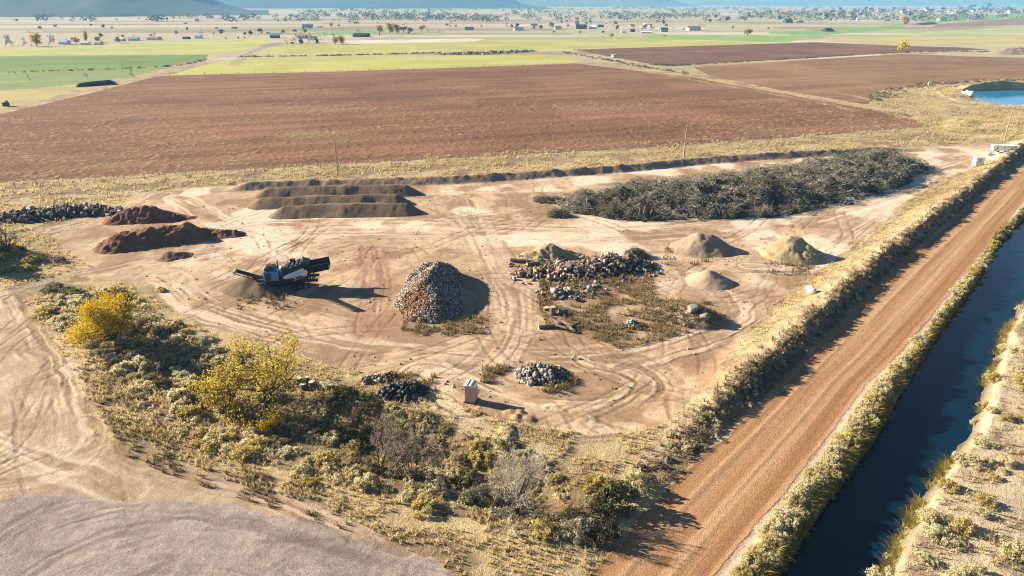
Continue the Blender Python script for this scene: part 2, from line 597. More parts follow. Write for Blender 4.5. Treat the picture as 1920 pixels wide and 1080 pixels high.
# yard
i = field(YARD, (0.50, 0.362, 0.24), Z_YARD, wa=2.6, wb=2.0, c2=(0.40, 0.285, 0.185), s2=9.0)
mix(sst(0.45, 0.62, fbm(X[i] / 5.5, Y[i] / 5.5, 161, 5)) * 0.85, (0.28, 0.178, 0.105), i)
mix(sst(0.52, 0.68, fbm(X[i] / 1.1, Y[i] / 1.1, 168, 4)) * 0.45, (0.27, 0.17, 0.10), i)
pale = sst(0.52, 0.66, fbm(X[i] / 9, Y[i] / 9, 162, 4)) * sst(88, 108, Y[i])
mix(pale * 0.85, (0.67, 0.55, 0.42), i)
i = field(LEFTLOT, (0.41, 0.31, 0.215), Z_LOT, wa=2.2, c2=(0.36, 0.27, 0.185), s2=6.0)
mix(sst(0.52, 0.68, fbm(X[i] / 2.6, Y[i] / 2.6, 163, 4)) * 0.6, (0.27, 0.185, 0.12), i)
i = field(GRAVEL, (0.31, 0.25, 0.22), Z_GRAVEL, wa=2.4, c2=(0.265, 0.21, 0.182), s2=5.0)
pb = fbm(X[i] / 0.5, Y[i] / 0.5, 164, 2)
col[i] *= (0.80 + 0.4 * pb)[:, None]
mix(sst(0.5, 0.7, fbm(X[i] / 4, Y[i] / 4, 165, 3)) * sst(-8, 0, X[i]) * 0.5, (0.46, 0.40, 0.35), i)
Z[i] += 0.03 * (pb - 0.5)

b, d, r = line_dist(smooth_line(W([(-60, 372), (300, 350), (640, 323), (1000, 300), (1280, 283), (1500, 268), (1752, 252)])), X, Y, 5.0)
mix(sst(4.5, 1.5, np.abs(d + 2.0 * (n_m[b] - .5))) * (zone[b] == 0) * (0.35 + 0.65 * sst(.4, .6, n_l[b])), (0.24, 0.185, 0.105), b)
# earth under the bank and the weed patch, under the brush
b, d, r = line_dist(BANK, X, Y, 3.2)
mix(sst(3.2, 1.6, np.abs(d) + 0.9 * (n_m[b] - 0.5)), (0.28, 0.195, 0.135), b)
i = np.flatnonzero(inpoly(WEEDS, X + 3 * wx, Y + 3 * wz))
mix(0.35 + 0.5 * sst(0.4, 0.6, n_m[i]), (0.24, 0.155, 0.085), i)
i = np.flatnonzero(inpoly(HOL2, X + 3 * wx, Y + 3 * wz) & (zone == 0))
mix(0.6 + 0.4 * sst(0.4, 0.6, n_m[i]), (0.20, 0.14, 0.08), i)


def track(P, half, dark, c=(0.205, 0.13, 0.08), seed=0, rut=0.05, along=14.0, across=0.46, light=None, edge_soft=0.5, base=0.0):
    """wheel-worn lane: many tyre lines that follow the lane"""
    b, d, r = line_dist(smooth_line(W(P)), X, Y, half * 1.15)
    if not len(b):
        return
    dw = d + 1.1 * (n_m[b] - 0.5) + 1.6 * (fbm(r / 16 + 3 * seed, r * 0, 290 + seed, 2) - 0.5)
    f = fbm(r / along, dw / across + 31.7 * seed, 200 + seed, 3)
    f = sst(0.40, 0.66, f)
    m = sst(half * 1.15, half * edge_soft, np.abs(dw))
    brk = sst(0.36, 0.62, fbm(r / 7 + seed, dw / 1.3, 260 + seed, 3))
    rut = rut * 0.55
    if light is not None:
        mix(m * (1 - f) * 0.65 * brk, light, b)
    mix(m * (base + (dark - base) * f * brk), c, b)
    Z[b] -= rut * m * f * (0.3 + 0.7 * brk)


PALE = (0.66, 0.53, 0.40)
track([(0, 553), (100, 530), (190, 508), (330, 480), (420, 470)], 2.2, 0.5, seed=1, light=(0.48, 0.40, 0.32))
track([(300, 520), (350, 560), (420, 590), (520, 620), (640, 650), (800, 672), (980, 680), (1150, 668), (1290, 640), (1370, 605), (1386, 575), (1350, 535), (1290, 515)], 4.2, 0.75, seed=2, light=PALE, rut=0.08)
track([(340, 370), (430, 425), (520, 455), (560, 480)], 5.0, 0.45, seed=3, light=PALE)
track([(480, 430), (700, 428), (900, 432), (1150, 440), (1400, 420), (1560, 385), (1680, 350), (1790, 305), (1920, 275)], 8.0, 0.40, seed=4, light=(0.62, 0.51, 0.385), along=26, across=0.8)
track([(860, 350), (875, 400), (900, 450), (940, 520), (965, 585), (955, 640), (900, 690), (820, 705)], 4.2, 0.4, seed=5, light=(0.56, 0.43, 0.31))
track([(640, 470), (700, 485), (760, 475), (815, 462), (830, 445), (790, 432)], 2.6, 0.85, seed=6, rut=0.10)
track([(700, 470), (705, 520), (700, 570), (690, 620)], 3.6, 0.85, c=(0.25, 0.13, 0.09), seed=7, base=0.35)
track([(880, 760), (800, 700), (900, 745), (1000, 775), (1110, 785), (1200, 765), (1240, 725), (1200, 690), (1120, 672)], 4.6, 0.85, seed=8, rut=0.10, light=(0.60, 0.47, 0.33), across=0.5)
track([(940, 690), (950, 712), (1010, 735), (1080, 732), (1110, 715), (1090, 690)], 1.8, 0.6, seed=9)
track([(1160, 690), (1260, 660), (1380, 620), (1450, 560), (1480, 500)], 3.0, 0.7, seed=10, rut=0.08)
track([(1010, 640), (1000, 560), (985, 500), (940, 450)], 2.5, 0.5, seed=11)
track([(440, 580), (520, 560), (640, 590), (760, 600)], 2.5, 0.6, seed=12)
track([(1400, 500), (1500, 500), (1560, 470), (1660, 400)], 3.5, 0.4, seed=13, light=PALE)
track([(100, 430), (180, 410), (240, 395), (300, 365)], 3.5, 0.4, seed=14, light=PALE)
# left lot
track([(20, 560), (45, 620), (80, 700), (110, 780), (130, 830)], 4.0, 0.7, seed=15, rut=0.08, light=(0.60, 0.48, 0.36))
track([(-160, 780), (0, 842), (110, 885), (230, 925)], 2.6, 0.4, seed=16, light=(0.66, 0.56, 0.44), across=0.7, along=30, rut=0.06)
track([(120, 690), (150, 780), (150, 840), (100, 880), (0, 900)], 2.8, 0.7, seed=17, light=(0.58, 0.46, 0.35))
track([(160, 790), (260, 870), (420, 915), (560, 950), (760, 1030)], 1.7, 0.75, seed=18, rut=0.08, light=(0.5, 0.38, 0.27))
track([(250, 850), (340, 900), (520, 915), (640, 960)], 1.6, 0.7, seed=19, rut=0.06)
track([(-40, 1040), (80, 965), (200, 940)], 1.4, 0.45, c=(0.19, 0.145, 0.125), seed=20, rut=0.04)
track([(-60, 1075), (60, 1000), (170, 960), (260, 948)], 0.9, 0.8, c=(0.15, 0.11, 0.095), seed=31, rut=0.05)
for k_, (dx_, dy_) in enumerate([(0, 0), (60, 26), (150, 44), (-120, 60), (260, 50), (20, 95)]):
    track([(-60 + dx_, 1080 + dy_), (60 + dx_, 1008 + dy_), (200 + dx_, 968 + dy_), (400 + dx_, 962 + dy_), (640 + dx_, 1020 + dy_)], 1.1, 0.55, c=(0.16, 0.118, 0.10), seed=31 + k_, rut=0.05, along=20)
track([(0, 985), (150, 950), (400, 985), (640, 1050), (760, 1090)], 3.4, 0.25, c=(0.22, 0.175, 0.155), seed=21, rut=0.02)
# single passes of machines: pairs of thin tyre lines wandering over the dirt
tg = np.random.default_rng(55)
for k in range(170):
    if k < 130:
        u0, v0 = 350 + 1250 * tg.random(), 380 + 420 * tg.random() ** 1.2
    else:
        u0, v0 = -60 + 300 * tg.random(), 570 + 350 * tg.random()
    x0, y0 = at(u0, v0)
    if not (inpoly(YARD, np.array([x0]), np.array([y0]))[0] or inpoly(LEFTLOT, np.array([x0]), np.array([y0]))[0]):
        continue
    a0 = tg.random() * 6.28; cv = (tg.random() - 0.5) * 0.16; P_ = [np.array([x0, y0])]
    for s_ in range(14):
        a0 += cv + 0.05 * tg.normal(); P_.append(P_[-1] + 2.2 * np.array([math.cos(a0), math.sin(a0)]))
    b, d, r = line_dist(P_, X, Y, 1.6)
    if not len(b): continue
    b0 = (zone[b] == Z_YARD) | (zone[b] == Z_LOT); b = b[b0]; d = d[b0]; r = r[b0]
    ln = np.maximum(sst(0.30, 0.12, np.abs(d - 0.95)), sst(0.30, 0.12, np.abs(d + 0.95))) * sst(0, 4, r) * sst(30.8, 24, r)
    ln = ln * (0.35 + 0.65 * sst(0.35, 0.6, fbm(r / 3, d * 0 + k, 330, 2)))
    mix(ln * (0.25 + 0.45 * tg.random()), (0.21, 0.135, 0.082), b)
    Z[b] -= 0.035 * ln
# farm tracks
track([(-150, 245), (0, 208), (150, 174), (300, 138), (400, 110), (470, 92), (530, 76)], 3.2, 0.3, c=(0.30, 0.22, 0.16), seed=22, light=(0.43, 0.35, 0.27), base=0.3)
track([(440, 122), (470, 98), (525, 80)], 5.0, 0.6, c=(0.2, 0.13, 0.09), seed=23, base=0.3)
track([(1040, 95), (1150, 112), (1300, 143), (1480, 174), (1640, 206), (1760, 236)], 2.2, 0.2, seed=24, light=(0.46, 0.32, 0.2), c=(0.36, 0.24, 0.15), base=0.5)
track([(1040, 97), (1130, 118), (1300, 150), (1480, 181), (1600, 205)], 3.5, 0.5, seed=25, light=(0.40, 0.31, 0.17), c=(0.26, 0.19, 0.10))
track([(-100, 388), (0, 380), (340, 357), (600, 345), (830, 337), (1000, 327), (1250, 309), (1500, 289), (1760, 274)], 2.4, 0.3, seed=26, light=(0.50, 0.40, 0.29), base=0.1, c=(0.36, 0.26, 0.18))
track([(1560, 172), (1680, 196), (1760, 200), (1850, 190)], 3.0, 0.35, seed=27, light=(0.46, 0.37, 0.23))

# road, its shoulders, the banks
uL, uR, cL, cR = road_parts(X, Y)
e1 = wx * 1.3
onroad = (uL + e1 > 0) & (uR + 0.6 * e1 < 0) & (Y > -95) & (Y < 320)
i = np.flatnonzero(onroad)
wid = uL[i] - uR[i]
t = uL[i] / wid + 0.07 * (fbm(Y[i] / 26, Y[i] * 0, 305, 3) - 0.5)
lane = fbm(Y[i] / 34, t * 13 + 0.25 * n_m[i], 301, 3)
c0 = np.array((0.345, 0.19, 0.095)); c1 = np.array((0.45, 0.285, 0.165)); c2 = np.array((0.25, 0.125, 0.06))
pl = np.exp(-((t - 0.30) / 0.09) ** 2) + np.exp(-((t - 0.62) / 0.10) ** 2)
pl = np.clip(pl * 0.9 + (lane - 0.5) * 1.2, 0, 1)[:, None]
cc = c0 * (1 - pl) + c1 * pl
dk = sst(0.5, 0.7, lane + 0.35 * np.exp(-((t - 0.84) / 0.06) ** 2) + 0.12 * np.exp(-((t - 0.08) / 0.08) ** 2))[:, None]
cc = cc * (1 - 0.7 * dk) + c2 * 0.7 * dk
col[i] = cc * (0.92 + 0.16 * n_s[i])[:, None]
zone[i] = Z_ROAD
Z[i] += 0.06 * (lane - 0.5) + 0.05 * sst(0.42, 0.5, np.abs(t - 0.5))
sh = sst(-0.5, 0.3, uR) * sst(1.3, 0.5, uR) * (cL < 0) * (Y < 200)
mix(sh * 0.75, (0.36, 0.27, 0.22))
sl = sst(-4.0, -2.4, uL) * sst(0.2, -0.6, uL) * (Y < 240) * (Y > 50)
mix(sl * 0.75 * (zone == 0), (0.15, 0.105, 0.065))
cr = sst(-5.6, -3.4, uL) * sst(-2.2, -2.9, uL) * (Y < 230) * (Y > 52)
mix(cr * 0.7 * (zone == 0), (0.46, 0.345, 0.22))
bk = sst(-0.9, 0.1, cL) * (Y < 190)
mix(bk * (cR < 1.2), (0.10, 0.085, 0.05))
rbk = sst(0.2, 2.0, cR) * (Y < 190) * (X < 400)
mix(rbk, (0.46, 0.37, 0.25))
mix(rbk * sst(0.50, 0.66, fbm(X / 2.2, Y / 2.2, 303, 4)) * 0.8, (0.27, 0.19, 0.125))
dt = np.exp(-((cR - 9.3 + 1.2 * wx) / 0.8) ** 2) * (Y < 190)
mix(dt * 0.8, (0.15, 0.12, 0.07))
Z -= 0.35 * dt
# pond shore
far = np.flatnonzero((X > 120) & (Y > 190) & (Y < 430))
pd = pond_d(X[far], Y[far])
pn = fbm(X[far] / 12, Y[far] / 6, 311, 4)
k = sst(95, 30, pd)
k = np.maximum(k, sst(130, 160, X[far]) * sst(275, 255, Y[far]))
k = np.where(zone[far] == Z_YARD, 0, k) * np.where(zone[far] == Z_ROAD, 0, 1)
nz_keep = k > 0.55 + 0.5 * (fbm(X[far] / 20, Y[far] / 20, 313, 3) - 0.5)
kk = np.where(nz_keep, 1.0, 0.0)
zone[far[nz_keep]] = 0
mix(kk, (0.44, 0.35, 0.175), far)
mix(kk * sst(0.5, 0.66, pn) * 0.75, (0.30, 0.20, 0.11), far)
mix(kk * sst(0.52, 0.68, fbm(X[far] / 7, Y[far] / 7, 312, 4)) * 0.6, (0.23, 0.20, 0.08), far)
mix(kk * sst(0.8, 0.2, np.hypot((X[far] - 205) / 26, (Y[far] - 297) / 14)) * 0.8, (0.47, 0.36, 0.25), far)

# cut the sheet into its zones; every piece keeps the normals of the whole
P3 = np.stack([GX, GY, Z.reshape(nr, nc)], -1)
du = np.zeros_like(P3); dv = np.zeros_like(P3)
du[:, 1:-1] = P3[:, 2:] - P3[:, :-2]; du[:, 0] = P3[:, 1] - P3[:, 0]; du[:, -1] = P3[:, -1] - P3[:, -2]
dv[1:-1] = P3[2:] - P3[:-2]; dv[0] = P3[1] - P3[0]; dv[-1] = P3[-1] - P3[-2]
nrm = np.cross(du, dv); nrm /= np.linalg.norm(nrm, axis=-1, keepdims=True)
nrm = nrm.reshape(-1, 3); P3 = P3.reshape(-1, 3)
idx = np.arange(nr * nc).reshape(nr, nc)
Q = np.stack([idx[:-1, :-1], idx[:-1, 1:], idx[1:, 1:], idx[1:, :-1]], -1).reshape(-1, 4)
fz = zone[Q[:, 0]]
for zi, nm in enumerate(zone_names):
    q = Q[fz == zi]
    if not len(q):
        continue
    used, inv = np.unique(q, return_inverse=True)
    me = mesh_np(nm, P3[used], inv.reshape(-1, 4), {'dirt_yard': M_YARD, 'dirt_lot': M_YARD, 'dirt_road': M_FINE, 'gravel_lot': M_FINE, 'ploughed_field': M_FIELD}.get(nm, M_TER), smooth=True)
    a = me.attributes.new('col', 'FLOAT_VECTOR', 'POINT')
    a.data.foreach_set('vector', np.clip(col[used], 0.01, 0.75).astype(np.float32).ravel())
    me.normals_split_custom_set_from_vertices(nrm[used].tolist())
    tag(obj(nm, me), kind='structure')
del P3, nrm, du, dv


# ------------------------------------------------------------------ water
def water_mat(name, colr, bump, rough=0.04):
    m, t, b = new_mat(name)
    b.inputs['Base Color'].default_value = (*colr, 1)
    b.inputs['Roughness'].default_value = rough
    b.inputs['IOR'].default_value = 1.33
    b.inputs['Specular IOR Level'].default_value = 0.5
    ge = N(t, 'ShaderNodeNewGeometry')
    n = noise_n(t, 1.6, 3, ge.outputs['Position'])
    bn = N(t, 'ShaderNodeBump'); bn.inputs['Distance'].default_value = bump
    t.links.new(n, bn.inputs['Height']); t.links.new(bn.outputs[0], b.inputs['Normal'])
    return m


yy = np.linspace(20, 175, 60)
V = []; F = []
for y in yy:
    V += [(float(ex(E_CL, y)) - 1.2, y, -1.5), (float(ex(E_CR, y)) + 1.6, y, -1.5)]
F = [(2 * k, 2 * k + 1, 2 * k + 3, 2 * k + 2) for k in range(len(yy) - 1)]
tag(obj('canal_water', mesh_np('canal_water', V, F, water_mat('canal water', (0.002, 0.014, 0.030), 0.005))), kind='structure')
c = np.array(POND).mean(0)
V = [(c[0] + (x - c[0]) * 1.06, c[1] + (y - c[1]) * 1.06, -0.62) for x, y in POND]
me = bpy.data.meshes.new('pond_water'); me.from_pydata(V, [], [tuple(range(len(V)))[::-1]]); me.update()
me.materials.append(water_mat('pond water', (0.02, 0.22, 0.38), 0.012))
tag(obj('pond_water', me), kind='structure')
# ------------------------------------------------------------------ hills
def hill(u0, u1, r0, r1, top, mat, seed, pl=0.12, pr=0.12, base=None):
    uu = np.linspace(u0, u1, 150); rr = np.linspace(0, 1, 50)
    U, T = np.meshgrid(uu, rr)
    e = np.clip((U - u0) / (u1 - u0), 0, 1)
    rb = r0 if base is None else np.interp(U, [b[0] for b in base], [b[1] for b in base])
    RR = rb + T * (r1 - r0)
    ang = (U - 960) / 1280 / cp
    x = RR * ang; y = RR
    env = sst(0, pl, e) * sst(0, pr, 1 - e)
    prof = np.minimum(T / 0.55, (1 - T) / 0.45)
    n = fbm(x / 420 + seed, y / 420, 400 + seed, 5)
    gul = np.abs(fbm(x / 190 + seed, y / 600, 420 + seed, 4) - 0.5)
    z = top * env * prof * (0.75 + 0.5 * n) - 70 * gul * env * prof * (1 - prof) - 3 * (prof < 0.02)
    V = np.stack([x, y, z], -1).reshape(-1, 3)
    k = np.arange(V.shape[0]).reshape(x.shape)
    F = np.stack([k[:-1, :-1], k[:-1, 1:], k[1:, 1:], k[1:, :-1]], -1).reshape(-1, 4)
    tag(obj('hills', mesh_np('hills', V, F, mat, smooth=True)), kind='structure')


M_HILL = plain('dark juniper hillside', (0.045, 0.055, 0.048), 0.95, 0.35, 0.01)
M_HILL2 = plain('tan hillside', (0.17, 0.155, 0.12), 0.95, 0.35, 0.006)
hill(-1100, 570, 1900, 3300, 185, M_HILL, 1, 0.05, 0.16, base=[(-1100, 1900), (0, 1930), (300, 2000), (560, 2300)])
hill(250, 1010, 4300, 6200, 200, M_HILL, 2, 0.10, 0.20)
hill(830, 1260, 5600, 7400, 190, M_HILL2, 3, 0.25, 0.30)
hill(1080, 2700, 7000, 8900, 190, M_HILL2, 4, 0.2, 0.1)
hill(-2300, -600, 2500, 4200, 185, M_HILL, 5, 0.1, 0.4)

# ------------------------------------------------------------------ the air of the valley
hz = MB().box((-13500, -400, -3.8), (13500, 9600, 215)).build('haze', None)
m = bpy.data.materials.new('valley haze'); m.use_nodes = True
t = m.node_tree; t.nodes.clear()
pv = t.nodes.new('ShaderNodeVolumePrincipled'); mo = t.nodes.new('ShaderNodeOutputMaterial')
pv.inputs['Color'].default_value = (0.26, 0.63, 1.0, 1)
pv.inputs['Density'].default_value = 0.00013
pv.inputs['Anisotropy'].default_value = 0.0
t.links.new(pv.outputs[0], mo.inputs['Volume'])
hz.data.materials.append(m)
tag(hz, kind='stuff')

# ------------------------------------------------------------------ shapes for plants and rubble
def rand_rot(n, g):
    q = g.normal(size=(n, 4)); q /= np.linalg.norm(q, axis=1, keepdims=True)
    w_, x, y, z = q.T
    return np.stack([np.stack([1 - 2 * (y * y + z * z), 2 * (x * y - z * w_), 2 * (x * z + y * w_)], -1),
                     np.stack([2 * (x * y + z * w_), 1 - 2 * (x * x + z * z), 2 * (y * z - x * w_)], -1),
                     np.stack([2 * (x * z - y * w_), 2 * (y * z + x * w_), 1 - 2 * (x * x + y * y)], -1)], 1)


def leaf_arr(Pts, size, asp, g):
    n = len(Pts)
    Rm = rand_rot(n, g)
    a = Rm[:, 0] * (size * (0.6 + 0.8 * g.random(n)))[:, None]
    b = Rm[:, 1] * (size * asp * (0.6 + 0.8 * g.random(n)))[:, None]
    V = np.stack([Pts + a, Pts + b, Pts - a, Pts - b], 1).reshape(-1, 3)
    F = np.arange(4 * n).reshape(n, 4)
    return V, F


def bush_arr(seed, ncl=26, per=34, leaf=0.085, tight=0.17, zs=0.9, stems=14, asp=0.5):
    g = np.random.default_rng(seed)
    th = g.random(ncl) * 2 * np.pi; cz = g.random(ncl) ** 0.8
    rr = 0.55 + 0.4 * g.random(ncl)
    c = np.stack([np.cos(th) * np.sqrt(1 - cz ** 2) * rr, np.sin(th) * np.sqrt(1 - cz ** 2) * rr, (0.15 + 0.85 * cz * rr) * zs], -1)
    sz = tight * (0.7 + 0.7 * g.random(ncl))
    Pn = g.normal(size=(ncl, per, 3)); Pn /= np.linalg.norm(Pn, axis=2, keepdims=True)
    Pn *= (g.random((ncl, per, 1)) ** 0.4)
    Pts = (c[:, None] + Pn * sz[:, None, None]).reshape(-1, 3)
    Pts[:, 2] = np.abs(Pts[:, 2])
    V, F = leaf_arr(Pts, leaf, asp, g)
    tb = np.repeat(g.random(ncl), per) * 0.5 + g.random(ncl * per) * 0.35 + 0.15 * (Pn[:, :, 2].reshape(-1) * 0.5 + 0.5)  # tone also rises towards the top of each clump
    tone = np.repeat(tb, 4)
    # stems
    k = g.integers(0, ncl, stems)
    tip = c[k]; b0 = g.normal(size=(stems, 3)) * 0.06; b0[:, 2] = -0.08
    side = np.cross(tip - b0, g.normal(size=(stems, 3))); side /= np.linalg.norm(side, axis=1, keepdims=True)
    SV = np.stack([b0 + side * 0.02, b0 - side * 0.02, tip - side * 0.006, tip + side * 0.006], 1).reshape(-1, 3)
    SF = np.arange(4 * stems).reshape(stems, 4) + len(V)
    return np.vstack([V, SV]), np.vstack([F, SF]), np.concatenate([tone, np.full(4 * stems, 0.0)])


def scatter(T, pos, scale, rot, g, tonej=0.25, zscale=None):
    """many copies of template arrays T=(V,F,tone) in one mesh (only for stuff nobody could count)"""
    V, F, tn = T
    n = len(pos)
    c, s = np.cos(rot), np.sin(rot)
    S = scale[:, None]
    zsc = S if zscale is None else S * zscale[:, None]
    x = (V[None, :, 0] * c[:, None] - V[None, :, 1] * s[:, None]) * S + pos[:, None, 0]
    y = (V[None, :, 0] * s[:, None] + V[None, :, 1] * c[:, None]) * S + pos[:, None, 1]
    z = V[None, :, 2] * zsc + pos[:, None, 2]
    VV = np.stack([x, y, z], -1).reshape(-1, 3)
    FF = (F[None] + (np.arange(n) * len(V))[:, None, None]).reshape(-1, F.shape[1])
    tt = np.clip(tn[None] + (g.random(n)[:, None] - 0.5) * 2 * tonej, 0, 1).ravel()
    return VV, FF, tt


def join(parts):
    V = []; F = []; T = []; n = 0
    for v, f, t_ in parts:
        V.append(v); F.append(f + n); T.append(t_); n += len(v)
    return np.vstack(V), np.vstack(F), np.concatenate(T)


def tuft_arr(seed, nb=9, h=1.0, w_=0.06, lean=0.45, arch=0.0):
    g = np.random.default_rng(seed)
    V = []; F = []; tn = []
    for i in range(nb):
        a = g.random() * 6.283; d = np.array([math.cos(a), math.sin(a), 0]); s = np.array([-d[1], d[0], 0])
        b = d * g.random() * 0.18
        hh = h * (0.6 + 0.5 * g.random()); ln = lean * (0.3 + g.random()) * hh
        mid = b + d * ln * 0.45 + np.array([0, 0, hh * 0.65]); tip = b + d * ln * (1 + arch) + np.array([0, 0, hh * (1 - 0.35 * arch)])
        k = len(V)
        V += [b - s * w_, b + s * w_, mid + s * w_ * 0.7, mid - s * w_ * 0.7, tip + s * w_ * .1, tip - s * w_ * .1]
        F += [(k, k + 1, k + 2, k + 3), (k + 3, k + 2, k + 4, k + 5)]
        q = g.random() * 0.6 + 0.2
        tn += [q - 0.1, q - 0.1, q, q, q + 0.1, q + 0.1]
    return np.array(V), np.array(F), np.clip(np.array(tn), 0, 1)


CUBE = np.array([(-1, -1, -1), (1, -1, -1), (1, 1, -1), (-1, 1, -1), (-1, -1, 1), (1, -1, 1), (1, 1, 1), (-1, 1, 1)], float) * 0.5
CUBEF = np.array([(0, 3, 2, 1), (4, 5, 6, 7), (0, 1, 5, 4), (1, 2, 6, 5), (2, 3, 7, 6), (3, 0, 4, 7)])


def chunks(pos, size, g, jit=0.25, wedge=0.0, flat=None):
    n = len(pos)
    V = np.repeat(CUBE[None], n, 0) + (g.random((n, 8, 3)) - 0.5) * jit
    if wedge:
        V[:, 4:, 1] *= (1 - wedge * g.random(n))[:, None]
    V = V * size[:, None, :]
    Rm = rand_rot(n, g)
    if flat is not None:
        a = g.random(n) * 6.283; til = (g.random(n) - 0.5) * flat
        ca, sa = np.cos(a), np.sin(a); ct, st_ = np.cos(til), np.sin(til)
        z0 = np.zeros(n)
        Rz = np.stack([np.stack([ca, -sa, z0], -1), np.stack([sa, ca, z0], -1), np.stack([z0, z0, z0 + 1], -1)], 1)
        Ry = np.stack([np.stack([ct, z0, st_], -1), np.stack([z0, z0 + 1, z0], -1), np.stack([-st_, z0, ct], -1)], 1)
        Rm = Rz @ Ry
    V = np.einsum('nij,nkj->nki', Rm, V) + pos[:, None]
    F = (CUBEF[None] + (np.arange(n) * 8)[:, None, None]).reshape(-1, 4)
    return V.reshape(-1, 3), F, np.repeat(g.random(n), 8)


def sticks(pos, dirs, L_, r, g):
    """tapered three-sided sticks, quads with a pinched end"""
    n = len(pos)
    d = dirs / np.linalg.norm(dirs, axis=1, keepdims=True)
    a = np.cross(d, g.normal(size=(n, 3))); a /= np.linalg.norm(a, axis=1, keepdims=True)
    b = np.cross(d, a)
    bend = a * (L_ * 0.12 * (g.random(n) - 0.5))[:, None]
    o = []
    for p, rr in ((pos - d * (L_ / 2)[:, None], r), (pos + bend, r * 0.75), (pos + d * (L_ / 2)[:, None], r * 0.25)):
        for k in range(3):
            t_ = 2.0944 * k
            o.append(p + (a * math.cos(t_) + b * math.sin(t_)) * rr[:, None])
    V = np.stack(o, 1)
    f = []
    for s in (0, 3):
        for k in range(3):
            f.append((s + k, s + (k + 1) % 3, s + 3 + (k + 1) % 3, s + 3 + k))
    F = (np.array(f)[None] + (np.arange(n) * 9)[:, None, None]).reshape(-1, 4)
    return V.reshape(-1, 3), F, np.repeat(g.random(n), 9)


# ------------------------------------------------------------------ heaps
class Heap:
    def __init__(s, pts, amp=0.25, nsc=1.2, seed=1, rnd=0.03, pw=1.0):
        s.p = [tuple(map(float, p)) for p in pts]; s.amp = amp; s.nsc = nsc; s.seed = seed; s.rnd = rnd; s.pw = pw
        if len(s.p) == 1:
            x, y, h, r = s.p[0]; s.p.append((x + 0.01, y, h, r))
    def h(s, x, y):
        best = np.full(x.shape, -1.0)
        for (x0, y0, h0, r0), (x1, y1, h1, r1) in zip(s.p[:-1], s.p[1:]):
            dx, dy = x1 - x0, y1 - y0; l2 = dx * dx + dy * dy
            t_ = np.clip(((x - x0) * dx + (y - y0) * dy) / l2, 0, 1)
            hh = h0 + (h1 - h0) * t_; rr = r0 + (r1 - r0) * t_
            q = np.hypot(x - x0 - t_ * dx, y - y0 - t_ * dy) / rr
            q = q + (fbm(x / (s.nsc * 2.2), y / (s.nsc * 2.2), 500 + s.seed, 3) - 0.5) * 0.28
            f = 1 - (np.sqrt(np.maximum(q, 0) ** 2 + s.rnd) - math.sqrt(s.rnd) * 0.6)
            f = np.sign(f) * np.abs(f) ** s.pw
            best = np.maximum(best, hh * f)
        n = fbm(x / s.nsc, y / s.nsc, 520 + s.seed, 4) - 0.5
        n2 = fbm(x / (s.nsc * .3), y / (s.nsc * .3), 540 + s.seed, 3) - 0.5
        return np.where(best > 0, best + (n + 0.4 * n2) * s.amp * 2 * np.clip(best / 0.7, 0, 1), best)
    def bounds(s):
        return (min(p[0] - p[3] * 1.3 for p in s.p), max(p[0] + p[3] * 1.3 for p in s.p), min(p[1] - p[3] * 1.3 for p in s.p), max(p[1] + p[3] * 1.3 for p in s.p))
    def mesh(s, name, mat, res=0.22, tonefn=None):
        x0, x1, y0, y1 = s.bounds()
        xs = np.arange(x0, x1, res); yv = np.arange(y0, y1, res)
        x, y = np.meshgrid(xs, yv); sh = x.shape
        x = x.ravel(); y = y.ravel()
        hh = s.h(x, y)
        z = height(x, y) + np.maximum(hh, -0.12) - 0.02
        k = np.arange(len(x)).reshape(sh)
        q = np.stack([k[:-1, :-1], k[:-1, 1:], k[1:, 1:], k[1:, :-1]], -1).reshape(-1, 4)
        q = q[(hh[q] > -0.03).any(1)]
        u, inv = np.unique(q, return_inverse=True)
        V = np.stack([x, y, z], -1)[u]
        tone = fbm(x[u] / 1.5, y[u] / 1.5, 560 + s.seed, 4) if tonefn is None else tonefn(x[u], y[u], hh[u])
        return mesh_np(name, V, inv.reshape(-1, 4), mat, tone=tone, smooth=True)
    def sample(s, n, g, lo=0.05):
        x0, x1, y0, y1 = s.bounds()
        o = np.zeros((0, 3))
        while len(o) < n:
            x = x0 + (x1 - x0) * g.random(n * 2); y = y0 + (y1 - y0) * g.random(n * 2)
            hh = s.h(x, y); k = hh > lo
            o = np.vstack([o, np.stack([x, y, height(x, y) + np.maximum(hh, 0.03)], -1)[k]])
        return o[:n]


def recenter(o):
    """puts the object's origin at its base middle"""
    me = o.data
    n = len(me.vertices); a = np.empty(n * 3, np.float32); me.vertices.foreach_get('co', a); a = a.reshape(-1, 3)
    c_ = np.array([(a[:, 0].min() + a[:, 0].max()) / 2, (a[:, 1].min() + a[:, 1].max()) / 2, a[:, 2].min()], np.float32)
    me.vertices.foreach_set('co', (a - c_).ravel()); me.update()
    o.location = c_.tolist()
    return o


